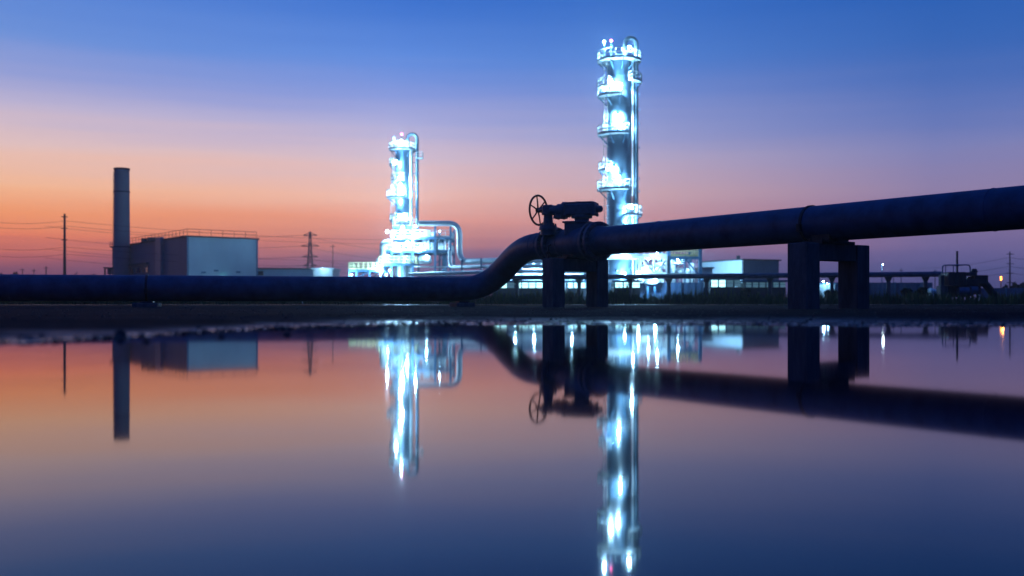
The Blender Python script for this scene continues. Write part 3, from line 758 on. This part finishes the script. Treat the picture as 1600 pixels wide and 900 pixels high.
# right plant frame at tall tower's foot
Y0=125.; X_=lambda px:Xr(px,Y0); Z_=lambda py:Zr(py,Y0)
S2=thing('process_structure','floodlit braced steel frame with a railed deck at the foot of the tallest tower','steel structure',(X_(1040),Y0,.1))
posts(S2,[X_(1000),X_(1043)],[Y0,Y0+7],Z_(400),.2,'white'); posts(S2,[X_(1044.8),X_(1094)],[Y0,Y0+7],Z_(388),.2)
posts(S2,[X_(1070)],[Y0,Y0+7],Z_(400),.1)
deck(S2,X_(950),X_(1044),Y0,Y0+3,Z_(399),'white','f',m='white'); deck(S2,X_(1044),X_(1094),Y0,Y0+7,Z_(400.5),'cream','frb')
mb=MB()
for (a,b) in (((1000,402),(1022,428)),((1022,428),(1043,402)),((1022,402),(1022,428)),((1003,416),(1040,416)),((1000,428),(1043,428))): mb.bar((X_(a[0]),Y0+.05,Z_(a[1])),(X_(b[0]),Y0+.05,Z_(b[1])),.16).cut()
mb.build_each('brace',M['white'],S2)
mb=MB()
for (a,b) in (((1070,403),(1093,431)),): mb.bar((X_(a[0]),Y0+.05,Z_(a[1])),(X_(b[0]),Y0+.05,Z_(b[1])),.09)
mb.build('brace',M['dsteel'],S2)
for px,w_,zt_ in ((1057,.38,404),(1088.5,.32,409),(1008,.5,412),(1033,.5,410),(1080,.5,418)): vessel_v(S2,X_(px),Y0+3.2,.1,Z_(zt_),w_)
vessel_h(S2,X_(1006),X_(1020),Y0+2.5,Z_(421),.6); vessel_h(S2,X_(1060),X_(1078),Y0+4.,Z_(424),.5)
mb=MB()
for i in range(26):
    x=X_(random.uniform(975,1092)); y=Y0+random.uniform(.8,6.2); z0=random.uniform(0,3); mb.tube([(x,y,z0),(x,y,min(Z_(402),z0+random.uniform(1,4)))],random.uniform(.05,.13),8).cut()
for i in range(9):
    z=random.uniform(.8,Z_(403)); y=Y0+random.uniform(1,5); x0=random.uniform(980,1040); mb.tube([(X_(x0),y,z),(X_(x0+random.uniform(20,50)),y,z)],random.uniform(.06,.12),8).cut()
for i in range(7):
    x=X_(random.uniform(1050,1068)); z=random.uniform(Z_(425),Z_(405)); mb.tube([(x,Y0+1.5,z),(x+.9,Y0+2,z+.9)],.07,6).cut()
mb.build_each('small_pipe',M['wpipe'],S2)
for a in ((961,423,-1.5,PW*.9,.36),(974,428,-1.5,PW*.9,.3),(986,419,.6,PW*1.4,.34),(996,425,-.8,PW*.8,.3),(1004,424,.8,PW*.4,.2),(1015,404,1.2,PW*.35,.18),(1035,405,1.2,PW*.3,.18),(1062,405,1.5,PW*.22,.15),(1089,406,1.5,PW*.15,.12),(1025,396,-1.0,PW*.2,.15),(975,395,-1,PW*.4,.22)): fl(S2,*(a[:3]+(a[3]*.37,)+a[4:]),Y=Y0)

# lit low sheds behind the thin pipeline (white bays with mullions)
def shed(x0,x1,Y,py0,py1,n,label,lit='strip',zfull=True):
    zt=Zr(py0,Y); zb=Zr(py1,Y)
    t=thing('pump_shed',label,'shed',(Xr(x0,Y),Y,.1),'low sheds behind the thin pipeline')
    xa,xb=Xr(x0,Y),Xr(x1,Y)
    MB().box(((xa+xb)/2,Y+2,zb/2),(xb-xa,4,zb-.02)).build('wall',M['dark'],t)
    MB().box(((xa+xb)/2,Y+2,zt+.15),(xb-xa+.6,4.8,.22)).build('roof',M['dsteel'],t)
    MB().box(((xa+xb)/2,Y+3.9,(zt+zb)/2),(xb-xa,.15,zt-zb)).build('back_wall',M['panel'],t)
    w_=(xb-xa)/n
    for i in range(n):
        f=MB()
        x=xa+i*w_
        f.box((x+.05,Y,(zt+zb)/2),(.12,.16,zt-zb)); f.box((x+w_/2,Y,(zt+zb)/2+.05),(w_-.13,.1,.05))
        fo=f.build('window',M['dsteel'],t)
        MB().box((x+w_/2+.03,Y+.12,(zt+zb)/2),(w_-.14,.05,zt-zb-.04)).build('pane',M[lit if random.random()<.85 else 'stripdim'],fo)
    return t
random.seed(11)
shed(770,848,128,441.5,450,7,'long lit glazed shed under the pipes, between the S-bend and the valve pier')
shed(886,925,128,441.5,450,4,'small lit glazed shed seen between the legs of the valve pier')
shed(960,1000,119,441,449.5,3,'lit glazed shed at the foot of the tallest tower')
shed(1110,1158,119,437.5,448.5,4,'lit glazed shed in front of the pale right warehouse')
shed(1164,1228,119,441,449,6,'dim blue glazed shed left of the right pier','stripdim')
# bright tank under right frame
t=thing('storage_drum','bright white horizontal drum low in front of the braced frame','drum',(Xr(1018,121),121,.1))
MB().tube([(Xr(1006,121),121,Zr(441,121)),(Xr(1008,121),121,Zr(441,121)),(Xr(1026,121),121,Zr(440,121)),(Xr(1028,121),121,Zr(440,121))],[.15,.34,.34,.15],16).build('shell',M['wpipe'],t)
MB().box((Xr(1012,121),121,1.1),(.2,.4,2.2)).build('leg',M['dsteel'],t); MB().box((Xr(1023,121),121,1.1),(.2,.4,2.2)).build('leg',M['dsteel'],t)
floodlight(t,(Xr(1022,121),120.0,Zr(436,121)),(0,-.3,-1),1500,.1)

# ------------------------------------------------------------------ thin elevated pipeline crossing the plant
A=Vector((Xr(655,117),117,3.12)); Bq=Vector((Xr(1472,100),100,3.12))
d=(Bq-A); dn=d.normalized(); wn=Vector((-dn.y,dn.x,0))
mb=MB(); mb.tube([A,A+d*.33,A+d*.66,Bq],.27,24)
tp=thing('service_pipeline','long thin dark elevated pipeline crossing in front of the plant','pipeline',(A.x,A.y,3.1))
mb.build('pipe',M['pipe'],tp)
mb=MB(); L0=d.length

mb=MB(); mb.tube([A+wn*.38+ZV*-.1,Bq+wn*.38+ZV*-.1],.1,10); mb.build('cable_conduit',M['white'],tp)
wh=['just right of the S-bend','hidden half by the left pier leg','between the legs of the valve pier','right of the valve pier, below the tallest tower','below the railed steel frame','left of the lit shed by the right warehouse','left of the right pier','between the right pier legs','just right of the right pier','between the right pier and the pump station']
def LP2(px):
    kk=(px-800)/F; t=(kk*A.y-A.x)/(dn.x-kk*dn.y); return A+dn*t
src=None
for i,px in enumerate((808,853,905,985,1045,1104,1203,1300,1388,1446)):
    p=LP2(px); lb='concrete pipeline support with flared head, '+wh[i]
    if src is None:
        t=thing('pipeline_support',lb,'support',(p.x,p.y,.05),'supports under the thin pipeline')
        MB().box((p.x,p.y,1.2),(.36,.5,2.4),(dn,wn,ZV),.03).build('shaft',M['concrete'],t)
        m_=MB(); vs=[]
        for zz,e,ff in ((2.4,.18,.25),(2.84,.36,.5)):
            for sx_,sy_ in ((-1,-1),(1,-1),(1,1),(-1,1)): q=p+dn*e*sx_+wn*ff*sy_; vs.append((q.x,q.y,zz))
        m_.add(vs,[(3,2,1,0),(4,5,6,7),(0,1,5,4),(1,2,6,5),(2,3,7,6),(3,0,4,7)]); m_.build('cap',M['concrete'],t); src=t
    else:
        t=src.copy(); col.objects.link(t); t.location=(p.x,p.y,.05); tag(t,lb)
        for ch in list(src.children):
            c=ch.copy(); col.objects.link(c); c.parent=t

# ------------------------------------------------------------------ pump station at the right
Y0=84.; X_=lambda px:Xr(px,Y0); Z_=lambda py:Zr(py,Y0)
S3=thing('pump_station','dark pump station with pipe loop and upright stack ending the thin pipeline','pump station',(X_(1500),Y0,.1))
MB().box((X_(1472),Y0,Z_(463)/2+.5),(.62,.9,Z_(449)),None,.03).build('plinth',M['concrete'],S3)
MB().box((X_(1471),Y0,Z_(440)),(.3,.5,1.1),None,.02).build('pier_leg',M['concrete'],S3)
b=MB(); b.box((X_(1490),Y0,Z_(436)),(1.5,1.6,1.15),None,.05); b.box((X_(1506),Y0-.1,Z_(428.5)),(1.5,1.2,.3),None,.03); b.box((X_(1500),Y0,Z_(441)),(2.6,1.2,.5),None,.04); b.box((X_(1497),Y0+.5,Z_(452)),(2.0,.8,1.3),None,.04); b.box((X_(1524),Y0+.4,Z_(450)),(1.0,.8,1.1),None,.04)
for i in range(5): b.box((X_(1481+i*4.5),Y0-.83,Z_(436)),(.06,.06,1.05))
b.build('pump_casing',M['dark'],S3)
posts(S3,[X_(1482),X_(1496),X_(1510),X_(1524)],[Y0-.4,Y0+.6],Z_(444),.07,'dark')
b=MB(); b.tube([(X_(1492),Y0-.6,Z_(455)),(X_(1500),Y0-.6,Z_(455)),(X_(1508),Y0-.6,Z_(455))],[.34,.36,.34],18); b.tube([(X_(1514),Y0-.5,Z_(453)),(X_(1522),Y0-.5,Z_(453))],.3,16); b.disc((X_(1511),Y0-.6,Z_(455)),(1,0,0),.45,.1,20); b.build('pump_motor',M['dsteel'],S3)
b=MB(); pl_tube(b,[(X_(1471),Y0-.2,Z_(428)),(X_(1471),Y0-.2,Z_(414.5)),(X_(1514),Y0-.2,Z_(414)),(X_(1514),Y0-.2,Z_(427))],.055,10,.25)
for px in (1476,1488): b.bar((X_(px),Y0-.2,Z_(428)),(X_(px),Y0-.2,Z_(414)),.035)
b.build('pipe_loop',M['dsteel'],S3)
b=MB(); b.tube([(X_(1495.5),Y0,Z_(426)),(X_(1495.5),Y0,Z_(394)),(X_(1495.5),Y0,Z_(392.5))],[.09,.085,.1],12); b.disc((X_(1495.5),Y0,Z_(415)),(0,0,1),.17,.08,14); b.build('stack',M['dark'],S3)
b=MB(); b.tube([(X_(1522),Y0,Z_(446)),(X_(1522),Y0,Z_(424)),(X_(1522),Y0,Z_(420))],[.24,.24,.2],16); b.disc((X_(1522),Y0,Z_(424)),(0,0,1),.32,.09,18); b.disc((X_(1522),Y0,Z_(434)),(0,0,1),.4,.1,18)
b.box((X_(1530),Y0,Z_(437)),(1.1,1.,.75),None,.05); b.tube([(X_(1512),Y0,Z_(436)),(X_(1522),Y0,Z_(436))],.2,12); b.build('valve_stack',M['dark'],S3)
b=MB(); pl_tube(b,[(X_(1530),Y0,Z_(440)),(X_(1540),Y0,Z_(444)),(X_(1556),Y0+.5,Z_(459)),(X_(1566),Y0+1,Z_(462))],.32,16,.5); b.build('sloping_duct',M['dark'],S3)

# ------------------------------------------------------------------ warehouse + chimney at left
Hw=13.45
wc_=(-65.2,200.); av=(11.6,9.0); bv=(-31.,40.)
WH,da,db=building('warehouse','big flat-roofed warehouse with a pale blank end wall, left of the shorter tower',wc_,av,bv,Hw,'panel','shadepanel')
C0=Vector((wc_[0],wc_[1],0)); AV=Vector((*av,0)); BV=Vector((*bv,0)); nA=Vector((da.y,-da.x,0)); nB=Vector((db.y*-1,db.x,0))
if nB.dot(Vector((0,-1,0)))<0: nB=-nB
if nA.dot(Vector((0,-1,0)))<0: nA=-nA
# trim: corner flashings, rooftop railing, ducts on the long side
mb=MB()
for p in (C0,C0+AV): q=p+nA*.2; mb.box((q.x,q.y,Hw/2),(.35,.2,Hw),(da,nA,ZV)).cut()
mb.build_each('corner_trim',M['dsteel'],WH)
mb=MB(); ro=Hw+.32
pts=[C0+BV,C0,C0+AV]; 
for p,q in zip(pts[:-1],pts[1:]):
    a=Vector((p.x,p.y,ro)); b=Vector((q.x,q.y,ro)); n=int((b-a).length/2.2)
    mb.bar(a+ZV*1.3,b+ZV*1.3,.05); mb.bar(a+ZV*.7,b+ZV*.7,.035)
    for k_ in range(n+1): pp=a+(b-a)*k_/n; mb.bar(pp,pp+ZV*1.3,.045)
mb.build('roof_railing',M['wood'],WH)
mb=MB()
for f in (.42,.5): q=C0+BV*f; q2=C0+BV*(f+.1); mb.box((q.x,q.y,Hw+.6),(2,1.5,.8),(da,db,ZV)).cut()
mb.build_each('roof_unit',M['dark'],WH)
mb=MB(); q=C0+BV*.30+nB*.5; mb.box((q.x,q.y,Hw/2+.5),(3.2,.8,Hw+.4),(db,nB,ZV)); mb.build('wall_duct',M['dsteel'],WH)
for (f0,f1,za,zb) in ((.46,.92,8.6,9.1),(.5,.9,5.9,6.3),(.45,.95,3.2,3.6)):
    q=C0+BV*(f0+f1)/2+nB*.45; MB().box((q.x,q.y,(za+zb)/2),((f1-f0)*BV.length,.6,zb-za),(db,nB,ZV)).build('canopy',M['dark'],WH)
for k_ in range(9):
    q=C0+BV*(.48+k_*.05)+nB*.2; fo=MB().box((q.x,q.y,7.5),(1.5,.12,1.4),(db,nB,ZV)).build('window',M['dsteel'],WH); q+=nB*.08; MB().box((q.x,q.y,7.5),(1.25,.06,1.15),(db,nB,ZV)).build('pane',M['glass'],fo)
for (f,zz) in ((.22,6.4),(.4,6.8),(.72,6.6)):
    q=C0+AV*f+nA*.25; MB().box((q.x,q.y,zz),(.9,.2,.35),(da,nA,ZV)).build('wall_vent',M['dsteel'],WH)
q=C0+AV*.5+nA*.5; floodlight(WH,(q.x,q.y,5.6),nA-ZV*.3,8,.16,(.2,.95,.9),'strip','wall_light')
# annexes
t,da2,db2=building('annex','low grey annex building right of the big warehouse',(Xr(403,215),215),(Xr(489,215)-Xr(403,215),0),(0,12),Zr(421,215),'panel','panel')
q=(Xr(407.5,215),214.7,Zr(427,215)); MB().box(q,(1.2,.2,.9)).build('window',M['glass'],t)
_t=building('annex','small bright cubic block at the right end of the low grey annex',(Xr(490,190),190),(Xr(519.5,190)-Xr(490,190),0),(0,7),Zr(421.5,190),'white','white','white')
floodlight(_t[0],(Xr(505,190),187.6,Zr(424,190)+.6),(0,.6,-1),380,.1,nm='wall_light')  # added lamp standing off the block to brighten its front face
t=thing('lean_to','dark lean-to frame at the foot of the chimney','lean-to',(Xr(168,235),235,.1))
posts(t,[Xr(164,235),Xr(172,235)],[235,238],Zr(420,235),.15,'dark'); MB().box((Xr(170,235),236.5,Zr(418.5,235)),(2.4,3.6,.3)).build('roof',M['dark'],t); MB().box((Xr(172,235),236.5,Zr(424,235)),(1.3,3,1.3)).build('tank',M['shadepanel'],t)
# chimney
Yc=228.; xc=Xr(190.3,Yc)
CHM=thing('chimney','tall plain grey-blue concrete chimney beside the warehouse','chimney',(xc,Yc,.1))
MB().tube([(xc,Yc,0),(xc,Yc,Zr(385,Yc)),(xc,Yc,Zr(265,Yc))],[1.86,1.78,1.66],40,True,True).build('shaft',M['stack'],CHM)
mb=MB(); mb.tube([(xc,Yc,Zr(266,Yc)),(xc,Yc,Zr(263,Yc))],1.78,40,True,False)
for py in (386,300): mb.tube([(xc,Yc,Zr(py,Yc)-.12),(xc,Yc,Zr(py,Yc)+.12)],1.82,40,True,False)
mb.build('rim_band',M['dark'],CHM)
mb=MB(); z=1.
for qx in (-1.72,): 
    mb.bar((xc+qx-.1,Yc-.7,1),(xc+qx+.06,Yc-.7,Zr(268,Yc)),.045); mb.bar((xc+qx-.1,Yc-.3,1),(xc+qx+.06,Yc-.3,Zr(268,Yc)),.045)
mb.build('ladder',M['dark'],CHM)
mb=MB(); mb.box((xc-1.9,Yc-.4,Zr(386,Yc)),(.9,1.2,.12)); railing(mb,[(xc-2.3,Yc-1,Zr(386,Yc)),(xc-2.3,Yc+.2,Zr(386,Yc))]); mb.build('platform',M['dark'],CHM)

# right warehouse
RW,da3,db3=building('warehouse','pale floodlit low warehouse with a darker right side, left of the right pier',(46.3,200.),(-6.1,13.2),(8.2,3.8),8.75,'panel','stack')  # greyer material on the right wall paints in its shaded side
q=Vector((46.3,200,0))+Vector((8.2,3.8,0))*.5+Vector((.42,-.9,0))*.25; MB().ball((q.x,q.y,4.6),.3,10).build('wall_vent',M['dark'],RW)
q=Vector((46.3,200,9.2)); MB().box(q+Vector((-.6,1.2,.2)),(.6,.6,.7)).build('roof_unit',M['dark'],RW)
t,_,_=building('annex','small pale outbuilding joined in front of the right warehouse',(Xr(1094,180),180),(Xr(1112,180)-Xr(1094,180),0),(0,5),Zr(420,180),'panel','panel','white')

# blue site fence and far low sheds on the right
def site_fence(x0,x1,Y,py,label,m='bluewall'):
    t=thing('site_fence',label,'fence',(Xr(x0,Y),Y,.1)); xa,xb=Xr(x0,Y),Xr(x1,Y); h=Zr(py,Y)
    mb=MB(); n=int((xb-xa)/.4); vs=[];fs=[]
    for i in range(n+1):
        x=xa+(xb-xa)*i/n; yy=Y+(.025 if i%2 else -.025); vs+=[(x,yy,0),(x,yy,h),(x,yy+.05,h),(x,yy+.05,0)]
    for i in range(n): b=i*4; fs+=[(b,b+4,b+5,b+1),(b+1,b+5,b+6,b+2),(b+2,b+6,b+7,b+3)]
    mb.add(vs,fs); mb.build('sheet_panel',M[m],t)
    for i in range(int((xb-xa)/4)+1): MB().box((xa+4*i,Y-.2,h/2),(.15,.15,h+.1)).build('post',M['dsteel'],t)
site_fence(1232,1457,150,441.5,'long blue corrugated site fence behind the right pier')
site_fence(962,1105,123,441.5,'added dark blue screen covering the bright foot of the braced frame')  # added sheet, blocks the overbright frame legs to keep this strip dim
site_fence(1530,1640,150,450,'low blue corrugated fence at the far right edge')
# tents/light spots beneath the thin pipe at right
t=thing('guard_hut','small hut with bright floodlight seen between the right pier legs','hut',(Xr(1288,140),140,.1))
MB().box((Xr(1290,140),141,Zr(444,140)/2),(2.6,2,Zr(444,140))).build('wall',M['panel'],t); MB().box((Xr(1290,140),141,Zr(443.2,140)),(3,2.4,.14)).build('roof',M['dsteel'],t)
floodlight(t,(Xr(1284,140),139.2,Zr(440,140)),(0,-1,-.3),130,.14); floodlight(t,(Xr(1292,140),139.6,Zr(443.5,140)),(0,-1,-.3),60,.12)
t=thing('tarpaulin_tent','small pale blue tent in front of the blue fence, left of the pump station','tent',(Xr(1452,120),120,.1))
m_=MB(); x0,x1=Xr(1444,120),Xr(1460,120); z0=Zr(455,120); z1=Zr(450,120)
m_.add([(x0,118,.05),(x1,118,.05),(x1,118,z0),(x0,118,z0),(x0,121,.05),(x1,121,.05),(x1,121,z0),(x0,121,z0),((x0+x1)/2,119.5,z1)],[(0,1,2,3),(1,5,6,2),(5,4,7,6),(4,0,3,7),(3,2,8),(2,6,8),(6,7,8),(7,3,8)]); m_.build('canvas',M['panel'],t)

# lamp posts
def lamppost(px,py,Y,label,color,lens,power,r=.22):
    x=Xr(px,Y); z=Zr(py,Y); t=thing('lamp_post',label,'lamp post',(x,Y,.1))
    MB().tube([(x,Y,0),(x,Y,z)],[.11,.07],8).build('pole',M['dsteel'],t)
    h=MB(); h.box((x,Y-.3,z+.1),(.3,.5,.1),None,.03); ho=h.build('lamp_head',M['dsteel'],t)
    MB().ball((x,Y-.4,z-.05),r,10,(1,1,.8)).build('lens',M[lens],ho)
    light(ho,(x,Y-.6,z-.5),power,color,.15)
lamppost(1378,413,180,'tall lamp post with a white star-like light right of the right pier',(.75,.9,1),'lamp',60,.05)
lamppost(1083,420,198,'short added floodlight post behind the railed frame, brightening the pale warehouse',CY,'lamp',11000,.12)  # added lamp, set here to brighten the warehouse's left wall
x=Xr(1564,200); t=thing('beacon_post','short post carrying an orange lamp near the right edge','lamp post',(x,200,.1))
MB().tube([(x,200,0),(x,200,Zr(438,200))],.1,8).build('pole',M['wood'],t)
MB().tube([(x,200,Zr(438,200)),(x,200,Zr(432,200))],.14,12).build('lens',M['orange'],t); light(t,(x,199.2,Zr(435,200)),80,(1,.35,.06),.2)

# utility poles, pylon, wires
def upole(px,py,Y,label,arms=2,r=.14,al=1.):
    x=Xr(px,Y); z=Zr(py,Y); t=thing('utility_pole',label,'utility pole',(x,Y,.1),'utility poles on the skyline')
    MB().tube([(x,Y,0),(x,Y,z)],[r*1.5,r*.8],8).build('shaft',M['wood'],t)
    for k_ in range(arms):
        zz=z-.6-k_*2.2; MB().box((x,Y-.1,zz),(al*1.6,.16,.16)).build('crossarm',M['wood'],t)
    return x,z
upole(101,334,190,'tallest utility pole, standing alone left of the chimney',3,.24,.7)
upole(72,416,320,'short far pole between the skyline bush and the tall utility pole',1,.2)
upole(35,419,330,'tiny far pole right of the round skyline bush',2,.13); upole(53,420,330,'tiny far pole left of the short far pole',1,.13)
upole(520,382,300,'thin pole between the lattice pylon and the shorter tower',1,.11)
upole(1578,393,230,'utility pole at the right edge beside the orange lamp',4,.16,1.)
upole(1408,420,330,'tiny far pole right of the white lamp post',1,.13,.8); upole(1396,424,330,'tiny far pole just left of another beside the white lamp post',1,.12,.8); upole(1461,421,330,'tiny far pole left of the pump station',1,.13,.8)
def pylon(px,py,Y,label,bw):
    x=Xr(px,Y); z=Zr(py,Y); t=thing('lattice_pylon',label,'pylon',(x,Y,.1)); mb=MB()
    lv=[0,.2,.38,.53,.66,.77,.87,1.]; wd=lambda f: bw*(1-f)**1.25*.5+.28
    for a,b in zip(lv[:-1],lv[1:]):
        wa,wb_=wd(a),wd(b)
        cs=[(-1,-1),(1,-1),(1,1),(-1,1)]
        for i in range(4):
            p=cs[i]; q=cs[(i+1)%4]
            mb.bar((x+p[0]*wa,Y+p[1]*wa,a*z),(x+p[0]*wb_,Y+p[1]*wb_,b*z),.11)
            mb.bar((x+p[0]*wa,Y+p[1]*wa,a*z),(x+q[0]*wb_,Y+q[1]*wb_,b*z),.08); mb.bar((x+q[0]*wa,Y+q[1]*wa,a*z),(x+p[0]*wb_,Y+p[1]*wb_,b*z),.08)
            mb.bar((x+p[0]*wb_,Y+p[1]*wb_,b*z),(x+q[0]*wb_,Y+q[1]*wb_,b*z),.08)
    mb.build('lattice_body',M['wood'],t)
    for f,l in ((.95,2.6),(.8,3.4),(.65,3.0),(.53,2.6)):
        m=MB(); m.bar((x-l,Y,f*z),(x+l,Y,f*z),.17); m.bar((x-l,Y,f*z),(x,Y,f*z+1.1),.1); m.bar((x+l,Y,f*z),(x,Y,f*z+1.1),.1); m.build('crossarm',M['wood'],t)
    return x,z
px_,pz_=pylon(484.5,362,380,'lattice power pylon on the skyline between warehouse and shorter tower',3.4)
def wire(pts,label,sag=2.,r=.05):
    mb=MB()
    for a,b in zip(pts[:-1],pts[1:]):
        a=Vector(a); b=Vector(b); mb.tube([a+(b-a)*i/14-ZV*sag*4*(i/14)*(1-i/14) for i in range(15)],r,5,False)
    tag(mb.build('power_cable',M['wire'],loc=pts[0]),label,'cable','overhead power cables')
for i,(f,nm_) in enumerate(((.95,'topmost'),(.8,'second highest'),(.65,'third highest'),(.53,'lowest'))):
    wire([(Xr(330,360)-60,360,f*pz_+2),(px_-3,380,f*pz_),(Xr(720,430),430,f*pz_*.9-2)],nm_+' of the cables strung from the lattice pylon',2.2,.055)
for i,(py,nm_) in enumerate(((345,'topmost'),(353,'second'),(386,'third'),(397,'lowest'))):
    z=Zr(py,190); wire([(Xr(-60,185),185,z+.4),(Xr(101,190),190,z),(Xr(101,190)+60,240,z-.5)],nm_+' of the cables on the tallest utility pole',.9,.028)
for i,(py,nm_) in enumerate(((402,'topmost'),(416,'middle'),(426,'lowest'))):
    z=Zr(py,230); wire([(Xr(1430,330),330,z+1),(Xr(1578,230),230,z),(Xr(1660,215),215,z)],nm_+' of the cables on the utility pole at the right edge',.8,.034)

# trees
def tree(px0,px1,py,Y,label,seed=0,n=900):
    random.seed(seed); x=Xr((px0+px1)/2,Y); w2=(Xr(px1,Y)-Xr(px0,Y))/2; z=Zr(py,Y)
    t=thing('tree',label,'tree',(x,Y,.1),'dark trees and bushes on the skyline')
    tm=MB(); tm.tube([(x,Y,0),(x+.1,Y,z*.4),(x,Y,z*.75)],[.22,.16,.07],7)
    for k_ in range(5):
        a=random.uniform(0,6.3); zz=z*random.uniform(.3,.55); tm.tube([(x,Y,zz),(x+w2*.5*math.cos(a),Y+w2*.4*math.sin(a),zz+z*.25)],[.09,.03],5)
    tm.build('trunk',M['bark'],t)
    cl=[(random.uniform(-.75,.75)*w2,random.uniform(-.5,.5)*min(w2,4),z*random.uniform(.3,.82),random.uniform(.22,.42)) for _ in range(9)]
    mb=MB()
    for i in range(n):
        c=random.choice(cl); v=Vector((random.gauss(0,1),random.gauss(0,1),random.gauss(0,1))).normalized()*random.uniform(.4,1)
        rr=c[3]; p=Vector((x+c[0]+v.x*rr*w2,Y+c[1]+v.y*rr*min(w2,4),min(z,c[2]+v.z*rr*z*.5)))
        s=random.uniform(.12,.3); u=Vector((random.gauss(0,1),random.gauss(0,1),random.gauss(0,1))).normalized(); q=u.cross(Vector((random.gauss(0,1),random.gauss(0,1),random.gauss(0,1)))).normalized()
        mb.add([p-u*s,p+q*s*.5,p+u*s,p-q*s*.5],[(0,1,2,3)])
    mb.build('crown',M['leaf'],t)
tree(-8,9,425,230,'dark bush at the extreme left edge of the skyline',1); tree(16,28,421,230,'small round dark bush left of the tallest utility pole',2)
tree(114,140,422,230,'dark flat-topped bush just right of the tallest utility pole',3); tree(134,162,424,232,'low dark bush between the utility pole and the chimney',4)
tree(435,462,411,250,'dark tree rising behind the low grey annex',5,1300)
rt_=[(1545,1562,445),(1556,1575,441),(1572,1590,438),(1584,1606,439),(1598,1625,436)]
for i,(a,b,py) in enumerate(rt_): tree(a,b,py,175,'dark tree in the belt behind the right edge, '+('leftmost, beside the sloping duct','just left of the orange lamp','just right of the orange lamp','second from the right edge','cut by the right edge')[i],20+i,1000)
for i,(a,b,py) in enumerate([(1150,1172,452),(1290,1312,451),(1408,1424,449),(1430,1448,447)]):
    tree(a,b,py,88,('dark shrub in the weeds below the right warehouse','dark shrub in the weeds between the right pier legs','dark shrub in the weeds left of another, right of the right pier','taller dark shrub in the weeds left of the pump station')[i],40+i,700)

# ------------------------------------------------------------------ haze
HAZE=.00044
if HAZE:
    hm=bpy.data.materials.new('haze'); hm.use_nodes=True; n_=hm.node_tree.nodes; n_.clear()
    o=n_.new('ShaderNodeOutputMaterial'); pv=n_.new('ShaderNodeVolumePrincipled'); pv.inputs['Density'].default_value=HAZE; pv.inputs['Color'].default_value=(.9,.93,1,1); pv.inputs['Anisotropy'].default_value=.76
    hm.node_tree.links.new(pv.outputs[0],o.inputs['Volume'])
    s=max(abs(xs[0]),abs(xs[-1]),abs(ys[0]),abs(ys[-1]))+5
    hz=MB(); hz.box((0,0,20),(2*s,2*s,44)); ho=hz.build('haze',hm); tag(ho,'thin evening haze',None,None,'stuff')
for o in bpy.data.objects:
    if '_o' in o: del o['_o']

# ------------------------------------------------------------------ render settings
sc.view_settings.view_transform='Standard'; sc.view_settings.look='None'; sc.view_settings.exposure=0; sc.view_settings.gamma=1
sc.render.engine='CYCLES'; c=sc.cycles
c.use_denoising=True; c.max_bounces=5; c.diffuse_bounces=2; c.glossy_bounces=3; c.volume_bounces=0; c.transmission_bounces=2
c.sample_clamp_indirect=6; c.sample_clamp_direct=0; c.caustics_reflective=False; c.caustics_refractive=False
c.use_light_tree=True
c.volume_step_rate=5
